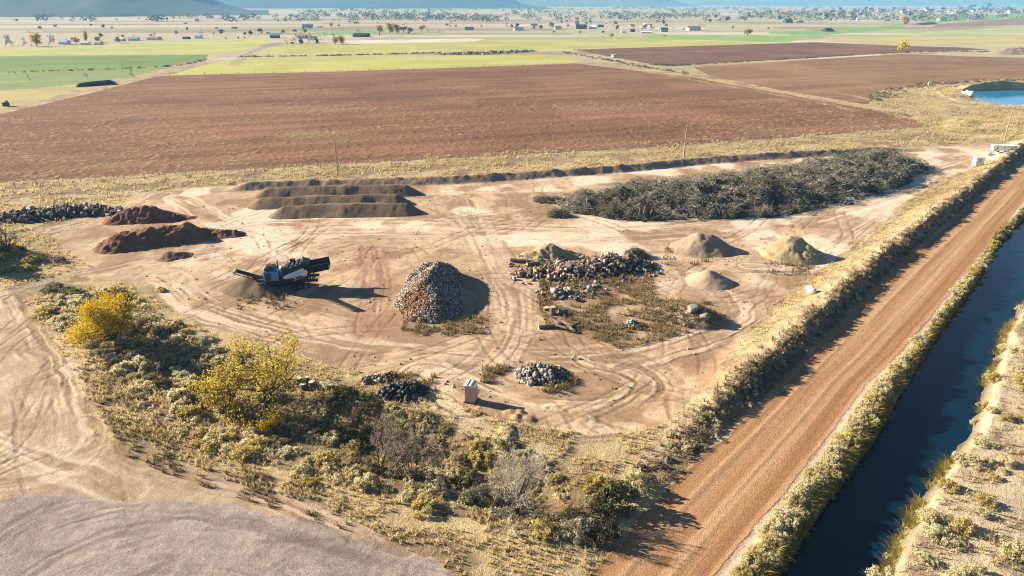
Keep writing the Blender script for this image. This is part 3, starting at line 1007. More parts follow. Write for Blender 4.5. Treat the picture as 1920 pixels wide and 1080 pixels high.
def soil_mat(name, cols, bump=0.12, scale=2.5):
    m = ramp_mat(name, cols, 0.95)
    t = m.node_tree; b = t.nodes['Principled BSDF']
    tc = N(t, 'ShaderNodeTexCoord')
    n = noise_n(t, scale, 5, tc.outputs['Object'], 0.7)
    n2 = noise_n(t, scale * 4, 3, tc.outputs['Object'], 0.6)
    lk = b.inputs['Base Color'].links[0].from_socket
    mx = N(t, 'ShaderNodeVectorMath', operation='SCALE')
    t.links.new(lk, mx.inputs[0]); t.links.new(math_n(t, 'ADD', math_n(t, 'MULTIPLY', n2, 1.1), 0.45), mx.inputs['Scale'])
    t.links.new(mx.outputs[0], b.inputs['Base Color'])
    bn = N(t, 'ShaderNodeBump'); bn.inputs['Distance'].default_value = bump
    t.links.new(n, bn.inputs['Height']); t.links.new(bn.outputs[0], b.inputs['Normal'])
    return m


M_COMPOST = soil_mat('dark compost', [(0.13, 0.088, 0.058), (0.19, 0.13, 0.085), (0.27, 0.18, 0.115)])
M_RED = soil_mat('red brown soil', [(0.13, 0.06, 0.04), (0.20, 0.095, 0.06), (0.30, 0.16, 0.09)], 0.2)
M_BROWN = soil_mat('brown gravelly soil', [(0.21, 0.155, 0.115), (0.27, 0.20, 0.145), (0.33, 0.25, 0.18)], 0.05, 5)
M_TAN = soil_mat('tan soil', [(0.30, 0.225, 0.155), (0.36, 0.27, 0.19), (0.42, 0.32, 0.22)], 0.05, 5)
M_GREENCHIP = soil_mat('olive wood chip', [(0.19, 0.145, 0.08), (0.30, 0.24, 0.135), (0.40, 0.325, 0.195)], 0.08, 4)
M_FINES = soil_mat('screened fines darkened for shade', [(0.115, 0.076, 0.05), (0.16, 0.107, 0.07), (0.22, 0.15, 0.095)], 0.04, 5)  # brown darkened to stand in for the shade on the mound
M_WOOD = ramp_mat('weathered split wood', [(0.06, 0.044, 0.034), (0.155, 0.118, 0.092), (0.29, 0.23, 0.188), (0.52, 0.44, 0.37)])
M_LOGW = ramp_mat('broken brown wood', [(0.05, 0.032, 0.024), (0.13, 0.085, 0.06), (0.25, 0.17, 0.12), (0.48, 0.38, 0.29)])
M_WOODO = ramp_mat('freshly split orange wood', [(0.15, 0.08, 0.045), (0.27, 0.155, 0.085), (0.42, 0.28, 0.18)])
M_RUBBLE = ramp_mat('broken concrete', [(0.055, 0.043, 0.034), (0.12, 0.095, 0.076), (0.21, 0.175, 0.145), (0.40, 0.35, 0.30)])
M_PALE = ramp_mat('pale stone', [(0.05, 0.042, 0.036), (0.135, 0.115, 0.10), (0.26, 0.228, 0.20), (0.52, 0.47, 0.43)])
M_BARK = ramp_mat('log bark', [(0.07, 0.05, 0.04), (0.15, 0.11, 0.085), (0.24, 0.19, 0.15)])
M_CUT = plain('sawn wood face', (0.52, 0.38, 0.24), 0.8, 0.2, 5)
M_CUTP = plain('bleached sawn face', (0.60, 0.52, 0.42), 0.8, 0.15, 5)
M_BLACK = ramp_mat('black scrap', [(0.012, 0.012, 0.012), (0.03, 0.03, 0.03), (0.07, 0.065, 0.06)], 0.6, spec=0.3)


def heap_obj(name, H, mat, label, cat, group=None, res=0.22, tonefn=None):
    o = recenter(obj(name, H.mesh(name, mat, res, tonefn)))
    return tag(o, label, cat, group)


def w3(u, v, h, r, z=0.0):
    x, y = at(u, v, z)
    return (x, y, h, r)


def lumpy(pts, seed, amp):
    """windrow crest of successive dumped loads"""
    g = np.random.default_rng(seed)
    o = []
    for a, b in zip(pts[:-1], pts[1:]):
        l = math.hypot(b[0] - a[0], b[1] - a[1]); n = max(1, int(l / 2.2))
        for k in range(n):
            f = k / n
            o.append((a[0] + (b[0] - a[0]) * f + 0, a[1] + (b[1] - a[1]) * f + (g.random() - 0.5) * 0.5, (a[2] + (b[2] - a[2]) * f) * (1 + amp * (g.random() - 0.5)), a[3] + (b[3] - a[3]) * f))
    o.append(pts[-1])
    return o


for k, (a, b, lab) in enumerate([((505, 366), (760, 362), 'dark compost windrow farthest back, against the long earth bank'),
                                 ((492, 386), (742, 381), 'middle dark compost windrow between two longer ones'),
                                 ((535, 402), (762, 398), 'front dark compost windrow with a lit tan nose and reddish clods on top')]):
    H = Heap(lumpy([w3(a[0], a[1], 1.9, 3.0), w3((a[0] + b[0]) / 2, (a[1] + b[1]) / 2, 2.2, 3.1), w3(b[0], b[1], 2.1, 3.1)], 30 + k, 0.08), amp=0.10, nsc=2.6, seed=10 + k)
    heap_obj('compost_windrow', H, M_COMPOST, lab, 'compost windrow', 'compost windrows')
H = Heap(lumpy([w3(228, 413, 2.2, 3.0), w3(285, 409, 2.9, 3.4), w3(325, 410, 1.3, 2.6), w3(352, 409, 0.5, 1.6)], 3, 0.4), amp=0.4, nsc=0.8, seed=20)
heap_obj('soil_pile', H, M_RED, 'red brown soil pile, the rearmost of two beside the broken concrete', 'soil pile', 'red brown soil piles')
H = Heap(lumpy([w3(226, 462, 2.6, 4.0), w3(285, 452, 2.9, 4.2), w3(352, 446, 2.9, 3.8), w3(392, 441, 1.2, 2.6), w3(440, 440, 0.9, 1.9)], 4, 0.35), amp=0.4, nsc=0.8, seed=21)
heap_obj('soil_pile', H, M_RED, 'largest red brown soil pile, with a low tail running toward the yard', 'soil pile', 'red brown soil piles')
H = Heap([w3(318, 482, 0.9, 2.3), w3(340, 480, 0.8, 1.8)], amp=0.25, nsc=0.7, seed=22)
heap_obj('soil_pile', H, M_COMPOST, 'small dark mound of dirt in front of the red brown soil piles', 'soil pile', 'red brown soil piles')
H = Heap([w3(1308, 467, 3.0, 4.7), w3(1325, 467, 2.8, 4.6)], amp=0.22, nsc=1.4, seed=23, pw=1.1)
heap_obj('gravel_mound', H, M_BROWN, 'large brown gravel mound with a scooped top behind a smaller tan mound', 'gravel mound')
H = Heap([w3(1328, 527, 1.9, 3.4)], amp=0.14, nsc=1.4, seed=24)
heap_obj('gravel_mound', H, M_TAN, 'low smooth tan mound between the brown mound and the weedy heap', 'gravel mound')
H = Heap([w3(1482, 478, 3.5, 4.6), w3(1490, 478, 3.4, 4.5)], amp=0.3, nsc=1.0, seed=25)
heap_obj('chip_mound', H, M_GREENCHIP, 'conical olive yellow chip mound standing nearest the road bank', 'chip mound')
H = Heap([w3(1005, 484, 1.2, 3.0), w3(1028, 479, 2.1, 3.2), w3(1075, 480, 0.6, 2.0)], amp=0.45, nsc=1.0, seed=26)
heap_obj('chip_mound', H, M_GREENCHIP, 'pale yellow chip mound behind the scattered logs', 'chip mound')
H = Heap([w3(470, 538, 1.8, 4.0), w3(492, 539, 1.7, 3.8), w3(528, 543, 0.7, 2.4)], amp=0.08, nsc=1.4, seed=27)
heap_obj('fines_mound', H, M_FINES, 'smooth brown cone of screened soil under the conveyor of the machine', 'soil cone')
H = Heap([w3(1240, 588, 0.9, 2.6), w3(1270, 590, 1.4, 3.0), w3(1305, 597, 1.9, 3.2)], amp=0.35, nsc=0.8, seed=28)
H_WEEDY = H
heap_obj('weedy_mound', H, M_BROWN, 'weedy dirt mound with grey boulders at its dark right end', 'dirt mound')

# ---- heaps of pieces too many to count
g = np.random.default_rng(101)
fx, fy = at(806, 568)
H = Heap([(fx - 0.9, fy + 8.6, 2.9, 3.3), (fx + 0.7, fy + 8.8, 3.1, 3.4), (fx - 0.2, fy + 4, 3.7, 4.1), (fx - 0.4, fy + 1.0, 3.4, 4.3), (fx + 0.6, fy - 2.4, 2.4, 3.9)], amp=0.3, nsc=1.5, seed=31, pw=0.85)
root = empty('firewood_pile', (fx, fy, gz(fx, fy)))
tag(root, 'great heap of grey split firewood with an orange freshly cut patch', 'wood pile')


def child(name, V, F, tone, mat, root):
    V = np.asarray(V) - np.array(root.location)
    return obj(name, mesh_np(name, V, F, mat, tone), root)


def heap_core(H, mat, root, name='core', res=0.3, drop=0.12):
    me = H.mesh(name, mat, res)
    n = len(me.vertices); a = np.empty(n * 3, np.float32); me.vertices.foreach_get('co', a); a = a.reshape(-1, 3) - np.array(root.location, np.float32)
    a[:, 2] -= drop
    me.vertices.foreach_set('co', a.ravel()); me.update()
    return obj(name, me, root)


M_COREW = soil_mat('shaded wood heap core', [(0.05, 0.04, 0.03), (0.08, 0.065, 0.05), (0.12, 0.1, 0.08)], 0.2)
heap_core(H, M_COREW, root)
Pz = np.vstack([H.sample(8200, g), H.sample(500, g, lo=-0.12)])
sz = np.stack([0.22 + 0.30 * g.random(len(Pz)) ** 1.5, 0.09 + 0.12 * g.random(len(Pz)), 0.08 + 0.10 * g.random(len(Pz))], -1)
org = np.hypot((Pz[:, 0] - (fx - 1.9)) / 2.1, (Pz[:, 1] - (fy - 2.6)) / 3.4) + 0.5 * (fbm(Pz[:, 0], Pz[:, 1], 77, 3) - .5) < 0.85
a_ = chunks(Pz[~org], sz[~org], g, 0.3, 0.8); child('split_logs', *a_, M_WOOD, root)['kind'] = 'stuff'
a_ = chunks(Pz[org], sz[org], g, 0.3, 0.8); o = child('split_logs', *a_, M_WOODO, root); o['kind'] = 'stuff'; o['label'] = 'freshly split orange pieces'

g = np.random.default_rng(102)
cx, cy = at(1016, 706)
H = Heap([(cx - 0.8, cy + 0.2, 1.3, 2.1), (cx + 0.7, cy, 1.2, 2.2)], amp=0.12, nsc=1.0, seed=32)
root = tag(empty('rubble_pile', (cx, cy, gz(cx, cy))), 'small heap of pale grey broken pieces alone inside the tyre loop', 'rubble pile')
heap_core(H, M_COREW, root, res=0.2)
Pz = np.vstack([H.sample(430, g), H.sample(60, g, lo=-0.2)]); s0 = 0.12 + 0.36 * g.random((len(Pz), 1)) ** 2.2
child('broken_pieces', *chunks(Pz, s0 * (0.5 + g.random((len(Pz), 3))), g, 0.35), M_PALE, root)['kind'] = 'stuff'

g = np.random.default_rng(103)
cx, cy = at(1185, 609)
H = Heap([(cx, cy, 0.7, 1.2)], amp=0.1, seed=33)
root = tag(empty('rubble_pile', (cx, cy, gz(cx, cy))), 'tiny mound of pale broken pieces in the brown weeds', 'rubble pile')
heap_core(H, M_COREW, root, res=0.15)
Pz = H.sample(110, g); s0 = 0.16 + 0.2 * g.random((len(Pz), 1))
child('broken_pieces', *chunks(Pz, s0 * (0.5 + g.random((len(Pz), 3))), g, 0.35), M_PALE, root)['kind'] = 'stuff'

g = np.random.default_rng(104)
cx, cy = at(1065, 548)
H = Heap([w3(1025, 551, 0.25, 1.6), w3(1070, 549, 0.4, 2.2), w3(1110, 543, 0.25, 1.8)], amp=0.15, seed=34)
root = tag(empty('rubble_pile', (cx, cy, gz(cx, cy))), 'thin strewn line of pale broken pieces in front of the log heap', 'rubble pile')
Pz = H.sample(120, g, lo=-0.1); s0 = 0.15 + 0.5 * g.random((len(Pz), 1)) ** 2
child('broken_pieces', *chunks(Pz, s0 * (0.5 + g.random((len(Pz), 3))), g, 0.35), M_PALE, root)['kind'] = 'stuff'

g = np.random.default_rng(105)
cx, cy = at(110, 405)
H = Heap([w3(-60, 418, 0.7, 2.6), w3(10, 412, 1.0, 3.0), w3(70, 407, 1.3, 4.2), w3(130, 399, 1.5, 3.6), w3(185, 398, 0.9, 3.0), w3(222, 398, .4, 2)], amp=0.5, seed=35)
root = tag(empty('concrete_rubble', (cx, cy, gz(cx, cy))), 'long dark heap of broken concrete slabs behind the yellow grass', 'rubble pile')
heap_core(H, M_COREW, root)
Pz = H.sample(650, g); s0 = 0.35 + 0.9 * g.random((len(Pz), 1)) ** 2
child('slabs', *chunks(Pz, s0 * (np.array([1.2, 0.9, 0.35]) * (0.6 + 0.8 * g.random((len(Pz), 3)))), g, 0.3), M_RUBBLE, root)['kind'] = 'stuff'

Pz = H.sample(420, g); Pz[:, 2] += .25
child('branches', *sticks(Pz, g.normal(size=(420, 3)) * np.array([1, 1, .5]), .8 + 1.8 * g.random(420), np.full(420, .035), g), M_LOGW, root)['kind'] = 'stuff'
g = np.random.default_rng(106)
cx, cy = at(755, 735)
H = Heap([w3(735, 738, 0.9, 1.4), w3(765, 736, 1.1, 1.7), w3(785, 735, 0.5, 1.0)], amp=0.15, seed=36)
root = tag(empty('scrap_heap', (cx, cy, gz(cx, cy))), 'black heap of scrap with pale pipes at the edge of the brush', 'scrap heap')
heap_core(H, M_BLACK, root, res=0.2)
Pz = H.sample(200, g); s0 = 0.2 + 0.4 * g.random((len(Pz), 1))
child('scrap', *chunks(Pz, s0 * (0.4 + g.random((len(Pz), 3))), g, 0.4), M_BLACK, root)['kind'] = 'stuff'
Pz = H.sample(40, g) + np.array([0, 0, 0.12])
child('pipes', *sticks(Pz, g.normal(size=(40, 3)) * np.array([1, 1, 0.5]), 0.7 + 0.7 * g.random(40), np.full(40, 0.045), g), M_PALE, root)['kind'] = 'stuff'
g = np.random.default_rng(107)
cx, cy = at(712, 712)
H = Heap([w3(692, 714, 0.4, 0.9), w3(725, 712, 0.6, 1.1)], amp=0.15, seed=37)
root = tag(empty('scrap_heap', (cx, cy, gz(cx, cy))), 'low brown heap of mixed debris just behind the black scrap', 'scrap heap')
heap_core(H, M_COREW, root, res=0.2)
Pz = H.sample(90, g); s0 = 0.18 + 0.35 * g.random((len(Pz), 1))
child('debris', *chunks(Pz, s0 * (0.4 + g.random((len(Pz), 3))), g, 0.4), M_WOOD, root)['kind'] = 'stuff'

# ---- loose stones and clods round the heaps and over the yard
g = np.random.default_rng(120)
cs = [at(*c_) for c_ in ((806, 560), (1320, 470), (1330, 530), (1488, 482), (1100, 510), (1016, 706), (300, 455), (280, 412), (640, 395), (1280, 595), (480, 545), (755, 735))]
q = np.vstack([np.array(c_) + g.normal(size=(110, 2)) * np.array([6.5, 4.0]) for c_ in cs] + [np.stack([-60 + 130 * g.random(1500), 62 + 90 * g.random(1500)], -1)])
q = q[inpoly(YARD, q[:, 0], q[:, 1])]
s0 = 0.04 + 0.15 * g.random((len(q), 1)) ** 3
V_, F_, t_ = chunks(np.stack([q[:, 0], q[:, 1], height(q[:, 0], q[:, 1]) + 0.01], -1), s0 * (.6 + g.random((len(q), 3))), g, .35)
tag(obj('gravel', mesh_np('gravel', V_, F_, M_WOOD, t_)), kind='stuff')
# ---- the brush pile
g = np.random.default_rng(108)
def bp(u, v, h, r):
    x, y = at(u, v); return (x, y + r * 0.95, h, r)
H = Heap([bp(1130, 404, 2.8, 8.0), bp(1205, 411, 3.4, 11.5), bp(1320, 410, 3.7, 13.5), bp(1440, 400, 3.9, 14.0), bp(1570, 374, 4.1, 13.5), bp(1655, 345, 4.2, 11.5), bp(1700, 324, 3.8, 8.0)], amp=1.8, nsc=3.0, seed=38, pw=0.68)
cx, cy = at(1400, 385)
root = tag(empty('brush_pile', (cx, cy, gz(cx, cy))), 'very long grey green pile of cut branches and brush along the back of the yard', 'brush pile')
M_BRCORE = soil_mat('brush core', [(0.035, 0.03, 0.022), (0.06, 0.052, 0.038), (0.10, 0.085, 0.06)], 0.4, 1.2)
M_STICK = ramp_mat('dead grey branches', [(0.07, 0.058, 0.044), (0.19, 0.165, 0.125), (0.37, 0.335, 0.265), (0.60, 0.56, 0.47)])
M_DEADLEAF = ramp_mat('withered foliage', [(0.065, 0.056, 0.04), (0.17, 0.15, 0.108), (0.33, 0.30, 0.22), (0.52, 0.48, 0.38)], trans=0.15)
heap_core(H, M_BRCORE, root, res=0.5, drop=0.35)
n = 24000
Pz = H.sample(n, g); Pz[:, 2] += 0.35 * g.random(n) + 1.7 * (fbm(Pz[:, 0] / 2.2, Pz[:, 1] / 2.2, 609, 3) - 0.45)
th = (fbm(Pz[:, 0] / 5, Pz[:, 1] / 5, 610, 2) * 2 - 0.5) * 5 + g.normal(size=n) * 0.5
dz = g.normal(size=n) * 0.5
V_, F_, t_ = sticks(Pz, np.stack([np.cos(th), np.sin(th) * 0.8, dz], -1), 0.5 + 2.0 * g.random(n) ** 3, 0.014 + 0.05 * g.random(n) ** 5, g)
t_ = np.clip(0.45 * t_ + np.repeat(1.5 * (fbm(Pz[:, 0] / 3, Pz[:, 1] / 3, 613, 4) - 0.36), 9), 0, 1)  # pale and dark clumps put lit tops and shaded gaps into the sticks
child('branches', V_, F_, t_, M_STICK, root)['kind'] = 'stuff'
Pq = H.sample(130, g); Pq[:, 2] += 0.4
child('limbs', *sticks(Pq, g.normal(size=(130, 3)) * np.array([1, 1, .35]), 1.5 + 2.4 * g.random(130), 0.07 + 0.10 * g.random(130) ** 2, g), M_BARK, root)['kind'] = 'stuff'
n = 27000
Pz = H.sample(n, g); kf = fbm(Pz[:, 0] / 3, Pz[:, 1] / 3, 611, 4) > 0.46
Pz = Pz[kf]; Pz[:, 2] += g.random(len(Pz)) ** 2 * 0.7 - 0.1 + 1.7 * (fbm(Pz[:, 0] / 2.2, Pz[:, 1] / 2.2, 609, 3) - 0.45)
V_, F_ = leaf_arr(Pz, 0.17, 0.4, g)
child('withered_foliage', V_, F_, np.repeat(np.clip(g.random(len(Pz)) * 0.5 + fbm(Pz[:, 0] / 6, Pz[:, 1] / 6, 612, 3) - 0.25, 0, 1), 4), M_DEADLEAF, root)['kind'] = 'stuff'
for (u, v, h, r, lab) in [(1048, 405, 1.5, 1.7, 'small dark clump of brush lying alone in front of the long brush pile'), (1030, 376, 1.0, 2.6, 'flat grey clump of cut brush at the near tip of the long brush pile'), (1192, 482, 1.6, 1.4, 'dark clump of brush at the far end of the log heap')]:
    cx, cy = at(u, v)
    H2 = Heap([(cx - r * 0.4, cy, h, r), (cx + r * 0.4, cy, h * 0.9, r)], amp=0.3, nsc=0.8, seed=int(u), pw=0.7)
    root = tag(empty('brush_clump', (cx, cy, gz(cx, cy))), lab, 'brush clump')
    heap_core(H2, M_BRCORE, root, res=0.2, drop=0.3)
    n = 420; Pz = H2.sample(n, g); d = Pz - np.array([cx, cy, gz(cx, cy)]) + g.normal(size=(n, 3)) * 0.6
    child('branches', *sticks(Pz, d, 0.6 + 0.8 * g.random(n), np.full(n, 0.02), g), M_STICK, root)['kind'] = 'stuff'
    Pz = H2.sample(700, g); V_, F_ = leaf_arr(Pz, 0.12, 0.5, g)
    child('withered_foliage', V_, F_, np.repeat(g.random(700) * 0.6, 4), M_DEADLEAF, root)['kind'] = 'stuff'

# ------------------------------------------------------------------ logs
def log_mesh(seed, nose=14):
    """a log along x, length 1, radius 1: bark and the two sawn faces"""
    g = np.random.default_rng(seed)
    nr_ = 7
    bark = MB(); V = []
    for k in range(nr_):
        x = -0.5 + k / (nr_ - 1)
        for i in range(nose):
            t_ = 2 * math.pi * i / nose
            r = (1.0 - 0.14 * (k / nr_)) * (1 + 0.10 * (g.random() - 0.5)) * (1 + 0.05 * math.sin(2 * t_ + seed))
            V.append((x, math.cos(t_) * r, math.sin(t_) * r))
    F = [(k * nose + i, k * nose + (i + 1) % nose, (k + 1) * nose + (i + 1) % nose, (k + 1) * nose + i) for k in range(nr_ - 1) for i in range(nose)]
    bark.add(V, F)
    me = bark.mesh('bark', M_BARK, smooth=True)
    a = me.attributes.new('tone', 'FLOAT', 'POINT'); a.data.foreach_set('value', g.random(len(V)).astype(np.float32))
    caps = []
    for k, sx in ((0, -1), (nr_ - 1, 1)):
        ring = [(v[0] + sx * 0.002, v[1], v[2]) for v in V[k * nose:(k + 1) * nose]]
        cm = bpy.data.meshes.new('sawn_face'); cm.from_pydata(ring, [], [tuple(range(nose)) if sx > 0 else tuple(range(nose))[::-1]]); cm.update()
        caps.append(cm)
    return me, caps


LOGS = [log_mesh(s) for s in range(5)]
for k, (b_, cps) in enumerate(LOGS):
    for c_ in cps: c_.materials.append(M_CUT if k % 2 else M_CUTP)


def log(p, q, r, kind, label, group, cat='log'):
    p, q = Vector(p), Vector(q)
    o = bpy.data.objects.new('log', None); C.objects.link(o)
    d = q - p
    o.location = (p + q) / 2
    o.rotation_euler = d.to_track_quat('X', 'Z').to_euler()
    sc_ = (d.length, r, r)
    for nm, me in (('bark', LOGS[kind][0]), ('sawn_face', LOGS[kind][1][0]), ('sawn_face', LOGS[kind][1][1])):
        ch = obj(nm, me, o); ch.scale = sc_
    tag(o, label, cat, group)
    return o


def lay(u, v, L_, r, ang, z0=0.0, tilt=0.0):
    x, y = at(u, v); zz = gz(x, y) + r * 0.85 + z0
    d = Vector((math.cos(ang) * math.cos(tilt), math.sin(ang) * math.cos(tilt), math.sin(tilt))) * L_ / 2
    c_ = Vector((x, y, zz))
    return c_ - d, c_ + d, r


# upright rounds by the yellow tree
for (u, v, r, h, lab) in [(561, 716, 0.38, 0.95, 'tallest upright log round of four beside the yellow leaved tree'), (569, 721, 0.42, 0.6, 'short upright log round in front of the tallest one'),
                          (577, 714, 0.26, 0.7, 'thin upright log round at the back of four'), (585, 722, 0.40, 0.75, 'upright log round nearest the scrap heaps')]:
    x, y = at(u, v); z = gz(x, y)
    log((x, y, z - 0.05), (x, y, z + h), r, 2, lab, 'upright log rounds', 'log round')
# the small stack in the weeds
g = np.random.default_rng(109)
GL = 'logs stacked in the weeds'
for (u, v, L_, r, a, z, lab) in [(1026, 614, 2.3, 0.30, 0.15, 0, 'thick log with a pale sawn end, first of the small stack in the weeds'), (1040, 606, 2.0, 0.33, 2.2, 0.05, 'dark log at the back of the small stack in the weeds'),
                                 (1048, 616, 2.4, 0.16, -0.75, 0.35, 'thin pale log lying slantwise over the small stack in the weeds'), (1060, 610, 2.2, 0.24, -0.9, 0.2, 'log leaning in the middle of the small stack in the weeds'),
                                 (1070, 617, 1.8, 0.28, 1.9, 0.0, 'forked looking log at the near end of the small stack in the weeds'), (1080, 611, 1.2, 0.22, 0.5, 0.15, 'short log with a white sawn end closing the small stack')]:
    log(*lay(u, v, L_, r, a, z, 0.05), int(g.integers(5)), lab, GL)
x, y = at(1036, 588); z = gz(x, y)
log((x, y, z - .05), (x, y, z + 1.1), 0.48, 1, 'upright stump with a pale top standing in the weeds', 'stumps in the weeds', 'stump')
x, y = at(1025, 580); z = gz(x, y)
log((x, y, z - .05), (x, y, z + 0.35), 0.5, 3, 'low pale topped stump just behind the upright one', 'stumps in the weeds', 'stump')
x, y = at(1050, 588); z = gz(x, y)
log((x - .2, y, z + .3), (x + 1.0, y + .2, z + 0.35), 0.36, 4, 'stubby log lying against the upright stump', 'stumps in the weeds', 'log')

# the log heap
cx, cy = at(1120, 510)
H = Heap([w3(985, 512, 0.4, 2.0), w3(1040, 514, 0.7, 3.2), w3(1090, 512, 0.9, 3.8), w3(1145, 501, 1.9, 4.0), w3(1190, 500, 1.2, 3.0)], amp=0.45, nsc=1.6, seed=39)
root = tag(empty('log_heap', (cx, cy, gz(cx, cy))), 'wide jumbled heap of sawn log ends and broken wood beside the pale chip mound', 'wood pile')
heap_core(H, M_COREW, root)
Pz = np.vstack([H.sample(1200, g), H.sample(420, g, lo=-0.8)]); s0 = 0.16 + 0.6 * g.random((len(Pz), 1)) ** 2.4
child('broken_wood', *chunks(Pz, s0 * (np.array([1.5, 0.7, 0.6]) * (0.6 + 0.8 * g.random((len(Pz), 3)))), g, 0.35, 0.5), M_LOGW, root)['kind'] = 'stuff'
big = [(974, 492, 3.0, .36, 2.9), (985, 486, 2.4, .3, 2.6), (1000, 498, 2.2, .3, .3), (982, 516, 2.6, .3, .1), (1003, 517, 1.5, .36, 1.4), (1020, 484, 2.2, .28, .5), (1040, 482, 3.4, .22, .35), (1055, 486, 2.6, .26, .7)]
for (u, v, L_, r, a) in big:
    log(*lay(u, v, L_, r, a, 0.05), int(g.integers(5)), 'dark weathered log lying loose on the ground around the jumbled log heap', 'loose logs around the log heap')
pts = H.sample(34, g, lo=0.8)
for k, p in enumerate(pts):
    d = Vector((g.normal(), g.normal() - 0.6, g.normal() * 0.35)).normalized() * (0.35 + 0.3 * g.random())
    log(Vector(p) - d + Vector((0, 0, .15)), Vector(p) + d + Vector((0, 0, .15)), 0.26 + 0.22 * g.random(), int(g.integers(5)), 'short thick sawn log lying on top of the jumbled log heap', 'sawn logs on the log heap')
# pale trunks leaning on the brush pile
for k, (u, v, h, lab) in enumerate([(1199, 411, 2.2, 'pale upright trunk piece at the foot of the brush pile'), (1205, 412, 2.6, 'taller pale trunk piece leaning on the brush pile'), (1216, 411, 1.8, 'third pale trunk piece, tilted most, on the brush pile')]):
    x, y = at(u, v); z = gz(x, y)
    log((x, y, z), (x + 0.15 + 0.3 * k, y + 0.6, z + h), 0.20, 0, lab, 'pale trunks on the brush pile')

# boulders
def boulder(u, v, r, mat, label, group=None, flat=0.7, seed=0):
    g = np.random.default_rng(seed + int(u))
    import bmesh
    bm = bmesh.new(); bmesh.ops.create_icosphere(bm, subdivisions=3, radius=1)
    pl = [(Vector(g.normal(size=3)).normalized(), 0.62 + 0.3 * g.random()) for _ in range(9)]
    for vv in bm.verts:
        for nrm_, dd in pl:
            k = vv.co.dot(nrm_) - dd
            if k > 0: vv.co -= nrm_ * k
        vv.co *= 1 + 0.05 * (g.random() - .5)
    me = bpy.data.meshes.new('boulder'); bm.to_mesh(me); bm.free(); me.materials.append(mat)
    x, y = at(u, v)
    o = obj('boulder', me); o.scale = (r, r * 0.85, r * flat); o.location = (x, y, gz(x, y) + r * flat * 0.55); o.rotation_euler = (0, 0, g.random() * 6)
    return tag(o, label, 'boulder', group)


M_WHITE = plain('white stone', (0.72, 0.68, 0.60), 0.8, 0.12, 2)
M_GREYST = plain('grey stone', (0.22, 0.20, 0.18), 0.9, 0.3, 2, 0.05)
M_PALEST = plain('pale stone', (0.50, 0.45, 0.38), 0.9, 0.2, 2, 0.03)
M_FLATST = plain('tan flat stone', (0.30, 0.23, 0.165), 0.9, 0.25, 2, 0.04)
boulder(1519, 556, 0.95, M_WHITE, 'bright white boulder in the grass beside the road bank', flat=0.8)
x_ = 0
for (u, v, r, lab) in [(1300, 583, 1.1, 'largest grey boulder on the weedy mound'), (1278, 572, 0.5, 'small grey boulder at the top of the weedy mound'), (1290, 596, 0.6, 'grey boulder low on the near side of the weedy mound'), (1322, 592, 0.8, 'dark boulder at the shadowed right end of the weedy mound')]:
    o = boulder(u, v, r, M_GREYST, lab, 'boulders on the weedy mound')
    bx2, by2 = at(u, v, 1.3); bh2 = max(float(H_WEEDY.h(np.array([bx2]), np.array([by2]))[0]), 0)
    o.location = (bx2, by2, gz(bx2, by2) + bh2 + .1 * r)
for (u, v, r, lab) in [(1812, 178, 1.6, 'pale boulder at the left corner of the blue pond'), (1820, 180, 1.9, 'whitest boulder beside the blue pond'), (1806, 175, 1.2, 'smallest pale boulder above the pond corner')]:
    boulder(u, v, r, M_WHITE if r > 1.8 else M_PALEST, lab, 'boulders at the pond')
boulder(210, 672, 0.8, M_FLATST, 'flat tan boulder at the edge of the shrubs by the left lot', flat=0.5)

# ------------------------------------------------------------------ plants
M_SAGE = ramp_mat('pale sage leaves', [(0.28, 0.24, 0.12), (0.52, 0.46, 0.26), (0.70, 0.63, 0.39), (0.84, 0.78, 0.56)], trans=0.5, objvar=0.25)
M_RABBIT = ramp_mat('yellow green rabbitbrush', [(0.25, 0.19, 0.06), (0.48, 0.38, 0.13), (0.64, 0.52, 0.21), (0.82, 0.69, 0.36)], trans=0.5, objvar=0.25)
M_OLIVE = ramp_mat('dark olive leaves', [(0.05, 0.046, 0.022), (0.12, 0.108, 0.048), (0.22, 0.20, 0.09), (0.36, 0.33, 0.16)], trans=0.3, objvar=0.3)
M_DRYBR = ramp_mat('dry brown brush', [(0.075, 0.056, 0.034), (0.16, 0.122, 0.07), (0.28, 0.22, 0.125), (0.44, 0.36, 0.21)], trans=0.25, objvar=0.3)
M_YEL = ramp_mat('bright yellow leaves', [(0.38, 0.23, 0.01), (0.58, 0.38, 0.02), (0.72, 0.52, 0.035), (0.75, 0.60, 0.10)], trans=0.35)
M_YELG = ramp_mat('yellow green leaves', [(0.36, 0.25, 0.03), (0.58, 0.42, 0.05), (0.72, 0.55, 0.08), (0.80, 0.65, 0.15)], trans=0.4)
M_GRASS = ramp_mat('golden dry grass', [(0.32, 0.23, 0.105), (0.50, 0.38, 0.175), (0.66, 0.52, 0.26), (0.76, 0.64, 0.38)], trans=0.45)
M_GRASSG = ramp_mat('green yellow reeds', [(0.15, 0.135, 0.04), (0.33, 0.27, 0.07), (0.50, 0.40, 0.10), (0.62, 0.48, 0.14)], trans=0.4)
M_WEED = ramp_mat('brown weeds', [(0.10, 0.066, 0.033), (0.19, 0.13, 0.062), (0.30, 0.215, 0.10), (0.44, 0.33, 0.165)], trans=0.35)
M_BARKT = plain('tree bark', (0.10, 0.065, 0.045), 0.95, 0.3, 4, 0.02)
M_TWIG = plain('bare twigs', (0.36, 0.27, 0.20), 0.95, 0.25, 3)
M_TWIGP = plain('pale dead twigs', (0.48, 0.41, 0.33), 0.95, 0.2, 3)

def bush_mesh(name, mat, *a, **k):
    V, F, t_ = bush_arr(*a, **k)
    return mesh_np(name, V, F, mat, t_)


